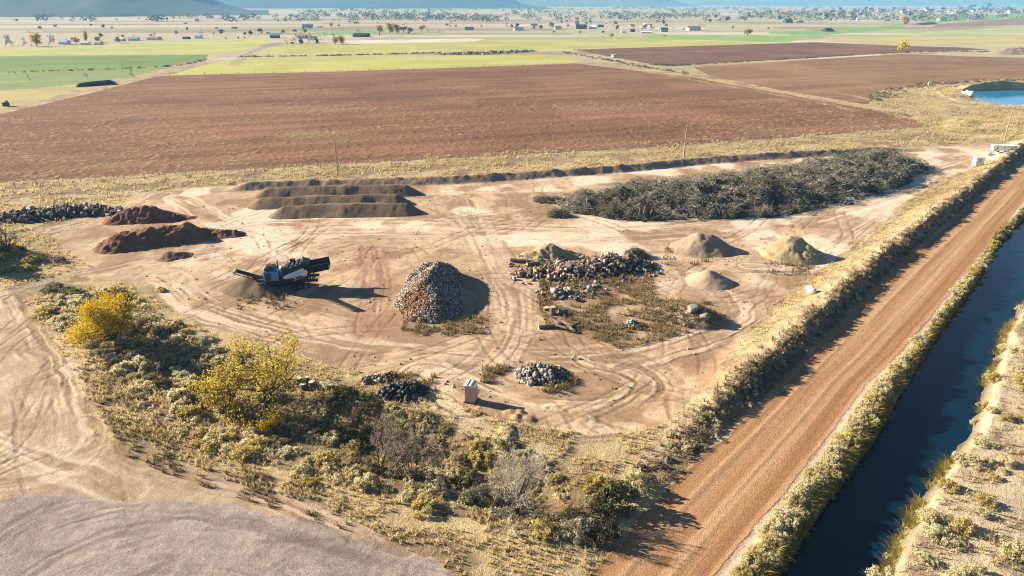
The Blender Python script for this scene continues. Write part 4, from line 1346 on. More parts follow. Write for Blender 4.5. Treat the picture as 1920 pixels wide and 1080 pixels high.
SHAPES = [dict(ncl=30, per=52, leaf=0.068, tight=0.20, asp=.6), dict(ncl=38, per=42, leaf=0.064, tight=0.17, asp=.6), dict(ncl=24, per=64, leaf=0.07, tight=0.24, asp=.6), dict(ncl=50, per=32, leaf=0.06, tight=0.14, zs=0.8, asp=.6)]
BUSH = {}
for kn, mt in (('sage', M_SAGE), ('rabbit', M_RABBIT), ('olive', M_OLIVE), ('dry', M_DRYBR)):
    BUSH[kn] = [bush_mesh('foliage', mt, 40 + i + 10 * len(kn), **s_) for i, s_ in enumerate(SHAPES)]
KNAME = {'sage': 'sagebrush', 'rabbit': 'rabbitbrush', 'olive': 'green_shrub', 'dry': 'dry_shrub'}


def shrub(x, y, r, kind, label, group, zs=1.0, k=None):
    o = obj(KNAME[kind], BUSH[kind][random.randrange(4) if k is None else k])
    o.location = (x, y, gz(x, y) - 0.06 * r)
    o.rotation_euler = (random.uniform(-.1, .1), random.uniform(-.1, .1), random.uniform(0, 6.28))
    o.scale = (r * random.uniform(.88, 1.12), r * random.uniform(.88, 1.12), r * zs * random.uniform(.85, 1.1))
    return tag(o, label, 'shrub', group)


def sprinkle(P, n, rmin, g, tries=40000, rej=None):
    P = [tuple(p) for p in P]
    xs = [p[0] for p in P]; yv = [p[1] for p in P]
    o = []
    c = np.stack([min(xs) + (max(xs) - min(xs)) * g.random(tries), min(yv) + (max(yv) - min(yv)) * g.random(tries)], -1)
    c = c[inpoly(P, c[:, 0], c[:, 1])]
    for p in c:
        if rej is not None and rej(p): continue
        if all((p[0] - q[0]) ** 2 + (p[1] - q[1]) ** 2 > rmin * rmin for q in o):
            o.append(p)
            if len(o) >= n: break
    return np.array(o)


g = np.random.default_rng(201)
# placed one by one: the ones that stand out
for (u, v, r, kd, lab, zs) in [
    (1152, 945, 2.5, 'olive', 'biggest dark green shrub at the corner of the dirt road', 1.0), (1192, 915, 1.7, 'sage', 'pale topped shrub leaning on the biggest dark green one', 1.1),
    (1120, 915, 1.6, 'rabbit', 'yellow green shrub on the hollow side of the biggest dark green one', 1.0), (1088, 1000, 1.9, 'sage', 'large pale shrub above the wedge of ground where the road begins', 1.0),
    (1130, 1005, 1.7, 'dry', 'brown shrub whose shade falls on the start of the road', 1.0), (120, 600, 1.9, 'sage', 'wide whitish shrub beside the bright yellow tree', 0.6),
    (92, 578, 1.5, 'sage', 'low whitish shrub at the edge of the left dirt lot', 0.6), (148, 625, 1.4, 'sage', 'whitish shrub in front of the bright yellow tree', 0.6),
    (130, 552, 1.9, 'olive', 'dark olive shrub behind the whitish ones, by the yard entrance', 0.7), (100, 545, 1.6, 'dry', 'brown shrub at the very edge of the yard entrance track', 0.7),
    (262, 612, 1.9, 'dry', 'twiggy brown shrub against the right side of the bright yellow tree', 1.2), (302, 545, 1.0, 'rabbit', 'small orange yellow shrub beside the entrance to the yard', 1.0),
    (268, 690, 1.1, 'sage', 'round pale shrub by the flat tan boulder', 1.0), (332, 742, 1.4, 'sage', 'large pale shrub in front of the yellow leaved tree', 1.0),
    (600, 765, 1.3, 'sage', 'round pale shrub below the upright log rounds', 1.0), (820, 910, 1.5, 'sage', 'bushy pale shrub left of the lone twiggy grey tree', 1.1),
    (868, 880, 1.6, 'olive', 'dark shrub in the deep shade beside the lone twiggy grey tree', 1.0), (905, 905, 1.2, 'sage', 'grey green shrub just in front of the lone twiggy grey tree', 1.1),
    (740, 880, 1.5, 'olive', 'dark shrub at the feet of the two brown bare trees', 0.9), (690, 800, 1.7, 'olive', 'dark green shrub behind the brown bare trees', 1.0),
    (640, 790, 1.6, 'olive', 'dark green shrub in the middle of the hollow', 1.0), (580, 905, 1.0, 'rabbit', 'low yellow shrub by the pale dead sapling', 0.9)]:
    x, y = at(u, v); shrub(x, y, r, kd, lab, 'shrubs that stand out in the hollow', zs)

rx_, ry_ = at(571, 734)
pts = sprinkle(HOL2, 165, 1.25, g, rej=lambda p: math.hypot(p[0] - rx_, p[1] - ry_) < 2.4)
cnt = {'sage': 0, 'rabbit': 0, 'olive': 0, 'dry': 0}
HL = {'sage': ('pale grey green sagebrush among the brush of the hollow', 'sagebrush in the hollow'), 'rabbit': ('yellow green rabbitbrush among the brush of the hollow', 'rabbitbrush in the hollow'),
      'olive': ('dark olive shrub among the paler brush of the hollow', 'olive shrubs in the hollow'), 'dry': ('dry brown shrub among the paler brush of the hollow', 'dry shrubs in the hollow')}
for p in pts:
    q = fbm(np.array([p[0] / 7.0]), np.array([p[1] / 7.0]), 700, 3)[0] + g.normal() * 0.09
    kd = 'olive' if q < 0.31 else 'sage' if q < 0.53 else 'rabbit' if q < 0.62 else ('dry' if g.random() < .5 else 'sage')
    shrub(p[0], p[1], 0.65 + 0.95 * g.random() ** 1.5, kd, *HL[kd], zs=0.95)

# thicket on the grassy bank across the yard entrance
for p in sprinkle(W([(-60, 448), (20, 452), (125, 488), (70, 520), (0, 545), (-60, 545)]), 20, 1.3, g):
    kd = ['olive', 'olive', 'dry', 'rabbit'][int(g.integers(4))]
    shrub(p[0], p[1], 0.8 + 0.9 * g.random(), kd, {'olive': 'dark olive shrub in the thicket across the yard entrance', 'dry': 'brown shrub in the thicket across the yard entrance', 'rabbit': 'yellow green shrub in the thicket across the yard entrance'}[kd], {'olive': 'olive shrubs across the entrance', 'dry': 'brown shrubs across the entrance', 'rabbit': 'yellow shrubs across the entrance'}[kd])
# between road and canal
k = 0
for y in np.geomspace(37, 165, 92):
    y = y + g.normal() * 0.35
    lo_ = float(ex(E_RR, y)) + 1.0; hi = float(ex(E_CL, y)) - 0.9
    x = lo_ + (hi - lo_) * (0.15 + 0.8 * g.random())
    kd = 'sage' if g.random() < .75 else ('rabbit' if g.random() < .7 else 'dry')
    r = (0.5 + 0.6 * g.random()) * (1 + 0.2 * (y > 90))
    lab = {'sage': 'pale sagebrush on the strip between dirt road and canal', 'rabbit': 'yellow rabbitbrush on the strip between dirt road and canal', 'dry': 'brown shrub on the strip between dirt road and canal'}[kd]
    shrub(x, y, r, kd, lab, {'sage': 'sagebrush along the canal strip', 'rabbit': 'rabbitbrush along the canal strip', 'dry': 'dry shrubs along the canal strip'}[kd])
x, y = at(1472, 985); shrub(x - .2, y, 1.35, 'sage', 'largest round pale shrub between road and canal', 'sagebrush that stands out by the canal')
# far bank of the canal
for y in np.geomspace(36, 110, 62):
    y = y + g.normal() * 0.5
    x = float(ex(E_CR, y)) + 0.9 + (7.5 * g.random() ** 1.6) / LAT
    kd = 'sage' if g.random() < .75 else 'rabbit'
    shrub(x, y, 0.5 + 0.8 * g.random(), kd, {'sage': 'pale sagebrush on the open bank beyond the canal', 'rabbit': 'yellow rabbitbrush on the open bank beyond the canal'}[kd], {'sage': 'sagebrush beyond the canal', 'rabbit': 'rabbitbrush beyond the canal'}[kd])
for (u, v, r, lab) in [(1815, 870, 1.35, 'largest pale shrub on the far canal bank'), (1745, 985, 1.3, 'broad pale shrub hanging over the far water edge'), (1885, 875, 0.9, 'round pale shrub standing back from the far water edge')]:
    x, y = at(u, v); shrub(x, y, r, 'sage', lab, 'sagebrush that stands out beyond the canal')

# brush nobody could count: bank slope, hollow floor, strip
g = np.random.default_rng(202)
def road_pts(n, ulo, uhi, y0, y1, E=E_RL):
    y = y0 * (y1 / y0) ** g.random(n); u = ulo + (uhi - ulo) * g.random(n)
    x = np.interp(y, E[:, 1], E[:, 0]) + u / LAT
    return np.stack([x, y, height(x, y)], -1)


def bigger(T):
    V, F, t_ = T
    return V, F, t_


small = [bush_arr(90 + i, ncl=14, per=16, leaf=0.11, tight=0.22, stems=5) for i in range(3)]
parts_ = []
for i in range(3):
    p = road_pts(190, -3.5, -0.35, 50, 225); p[:, 2] -= 0.04
    parts_.append(scatter(small[i], p, 0.22 + 0.42 * g.random(190), g.random(190) * 6.28, g, 0.2))
V_, F_, t_ = join(parts_)
tag(obj('undergrowth', mesh_np('undergrowth', V_, F_, M_DRYBR, t_)), kind='stuff')
parts_ = []
for i in range(3):
    p = road_pts(80, -3.2, -0.3, 53, 225); p[:, 2] -= 0.04
    parts_.append(scatter(small[i], p, 0.25 + 0.35 * g.random(80), g.random(80) * 6.28, g, 0.25))
    q = sprinkle(HOL2, 110, 0.6, g, 5000); q = np.stack([q[:, 0], q[:, 1], height(q[:, 0], q[:, 1]) - .04], -1)
    parts_.append(scatter(small[i], q, 0.3 + 0.55 * g.random(len(q)), g.random(len(q)) * 6.28, g, 0.25))
    p = road_pts(110, 0.8, 3.0, 37, 170, E_RR); p[:, 2] -= 0.04
    parts_.append(scatter(small[i], p, 0.22 + 0.3 * g.random(110), g.random(110) * 6.28, g, 0.25))
V_, F_, t_ = join(parts_)
tag(obj('undergrowth', mesh_np('undergrowth', V_, F_, M_SAGE, t_)), kind='stuff')

# grasses
tufts = [tuft_arr(300 + i, 8, 1.0, 0.05, 0.5) for i in range(4)]
def grass(name, mat, P, smin, smax, tn=0.25, T=tufts, zs=None):
    parts_ = []
    lab = g.integers(0, len(T), len(P))
    for i in range(len(T)):
        q = P[lab == i]
        if len(q): parts_.append(scatter(T[i], q, smin + (smax - smin) * g.random(len(q)), g.random(len(q)) * 6.28, g, tn))
    V_, F_, t_ = join(parts_)
    return tag(obj(name, mesh_np(name, V_, F_, mat, t_)), kind='stuff')


def ground_pts(n, P, keep=None):
    P = [tuple(p) for p in P]; xs = [p[0] for p in P]; yv = [p[1] for p in P]
    o = np.zeros((0, 2)); it = 0
    while len(o) < n and it < 60:
        it += 1
        c = np.stack([min(xs) + (max(xs) - min(xs)) * g.random(n), min(yv) + (max(yv) - min(yv)) * g.random(n)], -1)
        m_ = inpoly(P, c[:, 0], c[:, 1])
        if keep is not None: m_ &= keep(c[:, 0], c[:, 1])
        o = np.vstack([o, c[m_]])
    o = o[:n]
    return np.stack([o[:, 0], o[:, 1], height(o[:, 0], o[:, 1]) - 0.03], -1)


YS = [(YARD_) for YARD_ in YARD]
off_yard = lambda x, y: ~inpoly(YARD, x, y) & ~inpoly(LEFTLOT, x, y) & ~inpoly(GRAVEL, x, y)
clump = lambda s, lo, sd: (lambda x, y: fbm(x / s, y / s, sd, 3) > lo)
both = lambda a, b: (lambda x, y: a(x, y) & b(x, y))
AREA1 = W([(40, 560), (240, 530), (420, 640), (700, 690), (880, 765), (1000, 800), (1130, 815), (1240, 800), (1190, 880), (1120, 1075), (880, 1085), (680, 1000), (480, 920), (330, 860), (190, 790), (110, 660)])
p1 = ground_pts(11000, AREA1, both(off_yard, clump(2.4, 0.44, 801)))
BERMS = W([(1230, 800), (1300, 760), (1340, 700), (1400, 620), (1480, 540), (1560, 490), (1640, 425), (1745, 345), (1850, 305), (1870, 312), (1760, 384), (1680, 444), (1560, 524), (1420, 644), (1300, 775), (1190, 860)])
p2 = ground_pts(2400, BERMS, clump(2.0, 0.42, 802))
NB = W([(-150, 420), (0, 372), (0, 345), (640, 306), (1200, 268), (1750, 240), (1930, 225), (1930, 262), (1750, 272), (1330, 298), (830, 338), (400, 347), (250, 362), (200, 400), (90, 430), (0, 440)])
p3 = ground_pts(6500, NB, clump(4.5, 0.47, 803))
EYARD = W([(-100, 480), (0, 545), (170, 500), (120, 470), (90, 440), (-100, 430)])
p4 = ground_pts(2500, EYARD, clump(2, 0.42, 804))
p5 = road_pts(5000, 1.4, 14, 36, 120, E_CR); p5 = p5[fbm(p5[:, 0] / 1.6, p5[:, 1] / 1.6, 805, 3) > 0.50]
p6 = road_pts(5000, 0.7, 2.9, 36, 170, E_RR)
PB = W([(1640, 200), (1700, 165), (1780, 158), (1815, 185), (1870, 200), (1925, 205), (1925, 262), (1760, 262), (1700, 235)])
p7 = ground_pts(3500, PB, clump(6, 0.47, 806))
grass('dry_grass', M_GRASS, np.vstack([p1, p2]), 0.2, 0.5)
grass('dry_grass', M_GRASS, np.vstack([p3, p7]), 0.35, 0.8)
grass('dry_grass', M_GRASS, np.vstack([p4, p5, p6]), 0.2, 0.5)
pw_ = ground_pts(3800, WEEDS, clump(2.0, 0.43, 807))
ex_ = [ground_pts(260, W([(u - 45, v - 14), (u + 45, v - 14), (u + 50, v + 18), (u - 50, v + 18)]), clump(1.5, .45, 808)) for u, v in [(490, 562), (1035, 722), (800, 612), (1290, 480), (1490, 498), (770, 715), (860, 608), (950, 700)]]
pc_ = ground_pts(900, W([(140, 690), (230, 690), (340, 850), (560, 905), (720, 985), (640, 995), (420, 925), (240, 865)]), clump(1.3, .5, 811))
wb_ = road_pts(1500, -4.2, -1.0, 54, 225); wb_ = wb_[fbm(wb_[:, 0] / 2, wb_[:, 1] / 2, 812, 3) > .45]
wn_ = ground_pts(2200, NB, clump(3.0, .5, 813))
wm_ = np.vstack([H_WEEDY.sample(700, g), wb_, wn_])
grass('weeds', M_WEED, np.vstack([pw_, pc_, wm_] + ex_), 0.2, 0.62)
reeds = [tuft_arr(330 + i, 14, 1.0, 0.035, 0.8, arch=0.5) for i in range(4)]
pr = road_pts(2300, -0.95, -0.25, 36, 175, E_CL); pr = pr[fbm(pr[:, 0] / 2.5, pr[:, 1] / 2.5, 809, 2) > 0.36]
pr2 = road_pts(1800, -0.1, 0.9, 36, 100, E_CR); pr2 = pr2[fbm(pr2[:, 0] / 2.5, pr2[:, 1] / 2.5, 810, 2) > 0.44]
grass('reeds', M_GRASSG, np.vstack([pr, pr2]), 0.35, 0.85, 0.3, T=reeds)


# ------------------------------------------------------------------ trees
def tubes(S, n):
    P_ = np.array([s[0] for s in S]); Q_ = np.array([s[1] for s in S]); r0 = np.array([s[2] for s in S]); r1 = np.array([s[3] for s in S])
    d = Q_ - P_; d /= np.linalg.norm(d, axis=1, keepdims=True) + 1e-9
    rf = np.where(np.abs(d[:, 2:3]) > 0.9, np.array([[1.0, 0, 0]]), np.array([[0, 0, 1.0]]))
    a = np.cross(d, rf); a /= np.linalg.norm(a, axis=1, keepdims=True); b = np.cross(d, a)
    o = []
    for c_, r in ((P_, r0), (Q_, r1)):
        for k in range(n):
            t_ = 2 * math.pi * k / n
            o.append(c_ + (a * math.cos(t_) + b * math.sin(t_)) * r[:, None])
    V = np.stack(o, 1).reshape(-1, 3)
    f = np.array([(k, (k + 1) % n, n + (k + 1) % n, n + k) for k in range(n)])
    return V, (f[None] + (np.arange(len(S)) * 2 * n)[:, None, None]).reshape(-1, 4)


def skeleton(seed, H_, r0, maxlev=4, nch=(5, 5, 4, 3), ang=0.7, up=0.25, lenf=0.62, trunk=0.35, wob=0.18, forks=1, lean=(0, 0)):
    g = np.random.default_rng(seed)
    S = []
    def go(p, d, L_, r, lev):
        n = 4 if lev < 3 else 2
        pts = [p]; dd = d.copy()
        for k in range(n):
            dd = dd + g.normal(size=3) * wob; dd[2] += up * 0.25; dd /= np.linalg.norm(dd)
            q = pts[-1] + dd * L_ / n
            ra, rb = r * (1 - 0.6 * k / n), r * (1 - 0.6 * (k + 1) / n)
            S.append((pts[-1], q, ra, rb, lev)); pts.append(q)
        if lev < maxlev:
            m_ = nch[min(lev, len(nch) - 1)]
            for c_ in range(m_):
                f = (trunk if lev == 0 else 0.25) + (1 - (trunk if lev == 0 else 0.25)) * (c_ + g.random()) / m_
                i_ = min(int(f * n), n - 1); b = pts[i_] + (pts[i_ + 1] - pts[i_]) * (f * n - i_)
                ax = g.normal(size=3); ax -= ax.dot(dd) * dd; ax /= np.linalg.norm(ax) + 1e-9
                a_ = ang * (0.7 + 0.6 * g.random())
                nd = dd * math.cos(a_) + ax * math.sin(a_)
                go(b, nd, L_ * lenf * (0.75 + 0.5 * g.random()) * (1.1 - 0.4 * f), r * (1 - 0.6 * f) * 0.6, lev + 1)
    for k in range(forks):
        a_ = 6.283 * (k + g.random()) / forks
        d = np.array([math.cos(a_) * (0.35 if forks > 1 else 0.05) + lean[0], math.sin(a_) * (0.35 if forks > 1 else 0.05) + lean[1], 1.0]); d /= np.linalg.norm(d)
        go(np.array([0, 0, -0.1]) + np.array([d[0], d[1], 0]) * 0.3 * (forks > 1), d, H_ * 0.62, r0, 0)
    return S


def tree(name, u, v, label, cat, S, leafmat=None, nleaf=0, lsize=0.12, twigmat=M_TWIG, barkmat=M_BARKT, group=None, z=None, minlev=2, sigma=0.25, seed=0, sparse=None, twr=1.0):
    g = np.random.default_rng(900 + seed)
    x, y = at(u, v)
    o = tag(empty(name, (x, y, gz(x, y) if z is None else z)), label, cat, group)
    A = [s for s in S if s[4] <= 1]; B = [s for s in S if s[4] > 1]
    V, F = tubes(A, 7); obj('trunk', mesh_np('trunk', V, F, barkmat, smooth=True), o)
    if leafmat is None:
        V, F = tubes([(s[0], s[1], max(s[2] * twr, 0.012), max(s[3] * twr, 0.006)) for s in B], 3); obj('crown', mesh_np('crown', V, F, twigmat), o)
    else:
        V, F = tubes([(s[0], s[1], max(s[2], 0.012), max(s[3], 0.008)) for s in B], 3); obj('twigs', mesh_np('twigs', V, F, barkmat), o)
        tips = [s for s in S if s[4] >= minlev and (sparse is None or sparse(s[1], g))]
        k = g.integers(0, len(tips), nleaf); f = g.random(nleaf)[:, None]
        Pp = np.array([t_[0] for t_ in tips])[k] * (1 - f) + np.array([t_[1] for t_ in tips])[k] * f + g.normal(size=(nleaf, 3)) * sigma
        V, F = leaf_arr(Pp, lsize, 0.6, g)
        tn = np.clip(fbm(Pp[:, 0] / 1.0, Pp[:, 1] / 1.0 + Pp[:, 2], 930 + seed, 3) * 0.8 + g.random(nleaf) * 0.5 - 0.15, 0, 1)
        obj('crown', mesh_np('crown', V, F, leafmat, np.repeat(tn, 4)), o)
    return o


tree('yellow_tree', 208, 640, 'bright yellow leaved multi stemmed tree beside the yard entrance', 'tree',
     skeleton(11, 6.8, 0.15, 3, (6, 5, 4), 0.95, 0.22, 0.68, 0.15, forks=7), M_YEL, 17000, 0.105, sigma=0.34, seed=1, minlev=1, sparse=lambda p, g: (p[0] < 1.9 or g.random() < .2) and fbm(np.array([p[0] / 1.2]), np.array([p[1] / 1.2 + p[2] / 1.2]), 942, 2)[0] > 0.36)
tree('bare_tree', 268, 622, 'bare brown twiggy tree growing into the bright yellow one', 'tree', skeleton(12, 6.0, 0.11, 4, (5, 4, 4, 3), 0.6, 0.3, 0.6, 0.25, forks=3), seed=2, group='bare brown trees')
tree('cottonwood_tree', 500, 752, 'airy yellow green tree with dark spreading limbs in the middle of the hollow', 'tree',
     skeleton(15, 10.6, 0.26, 4, (7, 5, 4, 3), 1.0, 0.12, 0.70, 0.30, wob=0.28, forks=2), M_YELG, 4000, 0.115, sigma=0.24, seed=3, minlev=2, sparse=lambda p, g: fbm(np.array([p[0] / 1.6]), np.array([p[1] / 1.6 + p[2] / 1.6]), 940, 2)[0] > 0.46 and p[0] < 3.5)
tree('yellow_tree', 425, 745, 'smaller yellow green tree on the lot side of the airy one', 'tree',
     skeleton(17, 6.6, 0.12, 4, (6, 5, 4, 3), 0.9, 0.12, 0.66, 0.12, wob=0.28, forks=5), M_YELG, 3800, 0.11, sigma=0.26, seed=4, minlev=1, sparse=lambda p, g: fbm(np.array([p[0] / 1.3]), np.array([p[1] / 1.3 + p[2] / 1.3]), 941, 2)[0] > 0.42)
tree('yellow_tree', 508, 782, 'small golden sapling under the airy yellow green tree', 'tree', skeleton(18, 2.9, 0.06, 3, (5, 4, 3), 0.5, 0.3, 0.5, 0.2, forks=2), M_YEL, 900, 0.10, sigma=0.18, seed=5, minlev=1)
tree('bare_tree', 712, 868, 'bare brown tree, slimmer of two standing close together in the hollow', 'tree', skeleton(21, 6.8, 0.10, 4, (6, 5, 4, 3), 0.55, 0.35, 0.55, 0.25, forks=2), seed=6, group='bare brown trees')
tree('bare_tree', 778, 885, 'bare brown tree, wider of two standing close together in the hollow', 'tree', skeleton(22, 7.4, 0.13, 4, (7, 5, 4, 3), 0.75, 0.3, 0.58, 0.2, forks=3), seed=7, group='bare brown trees')
tree('bare_tree', 968, 950, 'lone grey bare tree with fine upswept twigs nearest the dirt road corner', 'tree', skeleton(23, 7.0, 0.12, 4, (7, 6, 5, 3), 0.62, 0.4, 0.6, 0.12, forks=4), twigmat=M_TWIGP, seed=8, group='bare brown trees')
tree('dead_sapling', 528, 868, 'small pale dead sapling leaning over the edge of the tracks', 'tree', skeleton(24, 2.7, 0.05, 3, (6, 4, 3), 0.7, 0.2, 0.6, 0.3, lean=(-0.5, 0.2)), twigmat=M_TWIGP, barkmat=M_TWIGP, seed=9)
tree('dead_sapling', 1135, 1008, 'tall thin dead sapling that throws a thin shadow on the road', 'tree', skeleton(25, 3.2, 0.06, 2, (5, 3), 0.5, 0.3, 0.5, 0.3, forks=2), twigmat=M_TWIG, seed=10)
tree('bare_tree', 14, 470, 'round brown bare tree on the grassy bank across the yard entrance', 'tree', skeleton(26, 6.0, 0.14, 4, (6, 5, 5, 4), 0.85, 0.3, 0.6, 0.15, forks=3), seed=11, group='bare brown trees', twr=1.5)
# broad trees by the yard entrance, seen by the shade they throw across it
for k, (u, v, h_) in enumerate([(-95, 478, 9.5), (-190, 462, 10.5), (-60, 500, 6.5)]):
    tree('shade_tree', u, v, ['broad olive tree throwing its shade over the yard entrance', 'tallest olive tree throwing shade over the yard entrance', 'low olive tree nearest the yard entrance track'][k], 'tree',
         skeleton(27 + k, h_, 0.25, 3, (7, 6, 5), 0.85, 0.25, 0.6, 0.2, forks=2), M_OLIVE, 5200, 0.22, sigma=0.55, seed=12 + k, minlev=1, group='shade trees at the yard entrance')

# ------------------------------------------------------------------ the screening machine
M_BLK = plain('black painted steel', (0.015, 0.016, 0.018), 0.45, 0.2, 3, spec=0.4)
M_DKG = plain('dark grey steel', (0.05, 0.052, 0.056), 0.5, 0.2, 3, spec=0.4)
M_BLUE = plain('blue painted panel', (0.06, 0.22, 0.42), 0.4, 0.08, 2, spec=0.5)
M_WPAN = plain('white painted panel', (0.70, 0.72, 0.74), 0.4, 0.05, 2, spec=0.5)
M_RUBBER = plain('conveyor rubber', (0.03, 0.029, 0.028), 0.85, 0.2, 4)
M_STEEL = plain('worn steel in sunlit tone', (0.42, 0.36, 0.28), 0.45, 0.15, 4, spec=0.5)
bx_, by_ = at(566, 543)
mc = tag(empty('screening_machine', (bx_ - 2.5, by_ + 1.2, gz(bx_ - 2.5, by_ + 1.2)), R(9)), 'blue and black tracked screening machine with a white teardrop side panel', 'screening machine')
mc.scale = (1.1, 1.1, 1.1)
for sy in (-1.25, 1.25):
    P_ = [(-1.9, .0), (1.9, .0), (2.25, .12), (2.4, .42), (2.25, .74), (1.9, .86), (-1.9, .86), (-2.25, .74), (-2.4, .42), (-2.25, .12)]
    tr = MB().prism(P_, sy - .24, sy + .24).build('crawler_track', M_RUBBER, mc)
    w_ = MB()
    for xx in (-1.9, -1.1, -.35, .4, 1.15, 1.9): w_.tube((xx, sy - .27, .43), (xx, sy + .27, .43), .27, n=10)
    w_.build('rollers', M_DKG, tr)
f = MB()
for sy in (-.95, .95): f.box((-3.4, sy - .1, .92), (4.3, sy + .1, 1.28))
for xx in (-3.2, -1.5, 0.2, 1.9, 3.7): f.box((xx - .08, -.84, .96), (xx + .08, .84, 1.2))
for xx, sy in ((-3.2, -1), (-3.2, 1), (3.0, -1), (3.0, 1)): f.box((xx - .1, sy * 1.08 - .09, .05), (xx + .1, sy * 1.08 + .09, .9))
f.build('chassis', M_BLK, mc)
e_ = MB().box((-2.75, -1.15, 1.33), (-0.75, 1.15, 2.75)).build('engine_housing', M_BLUE, mc, bevel=.06)
MB().box((-2.55, -1.19, 1.5), (-1.75, -1.155, 2.5)).build('louvre', M_DKG, e_)
v_ = MB()
for k in range(6): v_.box((-2.5, -1.21, 1.58 + k * .15), (-1.8, -1.193, 1.63 + k * .15))
v_.build('louvre_slats', M_BLK, e_)
d_ = MB().box((-2.6, -.95, 2.76), (-1.3, .95, 3.12)).build('top_cowl', M_BLK, e_, bevel=.05)
MB().tube((-1.05, .55, 2.7), (-1.05, .55, 3.7), .09).tube((-1.05, .55, 3.65), (-.9, .55, 3.8), .09).build('exhaust_pipe', M_DKG, e_)
MB().box((-2.2, -.9, 3.13), (-1.5, -.2, 3.45)).build('air_cleaner', M_DKG, e_, bevel=.05)
b_ = MB().prism([(-.6, 1.3), (3.1, 1.3), (3.3, 3.5), (2.6, 3.75), (-.3, 2.75)], -1.2, 1.2).build('screen_box', M_BLK, mc, bevel=.05)
n_ = 14; P_ = []
for k in range(n_ + 1):
    t_ = -1.25 + 2.75 * k / n_; P_.append((2.45 + .62 * math.cos(t_), 2.42 + .62 * math.sin(t_)))
P_ += [(.15, 2.12), (-.15, 1.95), (-.2, 1.72), (.0, 1.62)]
MB().prism(P_, -1.27, -1.21).build('side_panel', M_WPAN, b_)
k_ = MB()
for xx in (0.2, .9, 1.6, 2.3): k_.box((xx, -1.0, 2.85 + xx * .25), (xx + .3, 1.0, 3.15 + xx * .3))
k_.box((-.35, -1.15, 2.75), (.1, -.5, 3.25)).box((.6, .7, 3.0), (1.3, 1.1, 3.7)).tube((1.9, -.9, 3.4), (2.0, -.9, 4.1), .07).tube((2.6, .2, 3.6), (2.5, .1, 4.3), .08)
k_.build('screen_drives', M_DKG, b_)
MB().box((-.7, -.9, 2.78), (-.1, .5, 3.05)).build('walkway_hood', M_WPAN, b_, bevel=.04)
# feed hopper and its belt at the far end
sl_ = Matrix.Translation((2.7, 0, 2.1)) @ Matrix.Rotation(-R(9), 4, 'Y') @ Matrix.Diagonal((.74, 1, .85, 1))
h_ = MB().box((0, -.95, -.1), (4.4, .95, .08), sl_).build('feed_hopper', M_BLK, mc)
for sy in (-1, 1):
    m_ = sl_ @ Matrix.Translation((0, sy * 1.0, 0)) @ Matrix.Rotation(-sy * R(16), 4, 'X')
    wl = MB().box((.1, -.05, .02), (4.45, .05, 1.25), m_)
    for xx in (.5, 1.5, 2.5, 3.5, 4.3): wl.box((xx, (-.12 if sy < 0 else .05), .05), (xx + .09, (-.05 if sy < 0 else .12), 1.2), m_)
    wl.build('hopper_wall', M_BLK, h_)
MB().box((.05, -.85, .09), (4.3, .85, .12), sl_).build('feed_belt', M_RUBBER, h_)
lg = MB()
for xx in (0.7, 1.6):
    for sy in (-.8, .8):
        p = sl_ @ Vector((xx, sy, -.1)); lg.tube(p, (min(p.x - .4, 4.2), sy, 1.1), .08, n=6)
lg.build('hopper_support', M_DKG, h_)


def conveyor(name, p, q, wd, parent, head=None):
    p, q = Vector(p), Vector(q); d = q - p; L_ = d.length
    m_ = Matrix.Translation(p) @ d.to_track_quat('X', 'Z').to_matrix().to_4x4()
    c_ = MB()
    for sy in (-1, 1):
        for zz in (-.18, .12): c_.box((0, sy * wd / 2 - .04, zz - .04), (L_, sy * wd / 2 + .04, zz + .04), m_)
        for k in range(int(L_ / .6)): c_.tube(m_ @ Vector((k * .6 + .02, sy * wd / 2, -.18)), m_ @ Vector((k * .6 + .55, sy * wd / 2, .12)), .025, n=4)
    c_ = c_.build(name, M_BLK, parent)
    MB().box((.0, -wd / 2 + .06, .13), (L_, wd / 2 - .06, .17), m_).build('belt', M_RUBBER, c_)
    MB().tube(m_ @ Vector((L_, -wd / 2 - .08, 0)), m_ @ Vector((L_, wd / 2 + .08, 0)), .24, n=12).build('head_drum', M_STEEL if head else M_DKG, c_)  # pale drum colour stands in for sunlight on the conveyor tip
    return c_


c_ = conveyor('discharge_conveyor', (-2.9, 0, 1.2), (-6.5, -.1, 2.7), 1.0, mc, head=True)
MB().tube((-3.2, -.45, 1.0), (-5.2, -.45, 1.95), .06, n=6).tube((-3.2, .45, 1.0), (-5.2, .45, 1.95), .06, n=6).build('lift_rams', M_STEEL, c_)
conveyor('side_conveyor', (1.3, -1.0, 1.2), (2.6, -5.4, 3.3), .8, mc)
MB().box((-3.6, -1.1, .9), (-2.9, -.6, 1.6)).build('tool_box', M_DKG, mc, bevel=.04)
MB().box((-3.6, .5, .9), (-2.9, 1.1, 1.5)).build('tool_box', M_DKG, mc, bevel=.04)
o = MB()
for k in range(5): o.tube((-3.7 + .25 * k, -1.15, 1.15 + .1 * (k % 2)), (-3.7 + .25 * k, -1.3, 1.15 + .1 * (k % 2)), .08, n=8)
o.build('hydraulic_fittings', M_WPAN, mc)

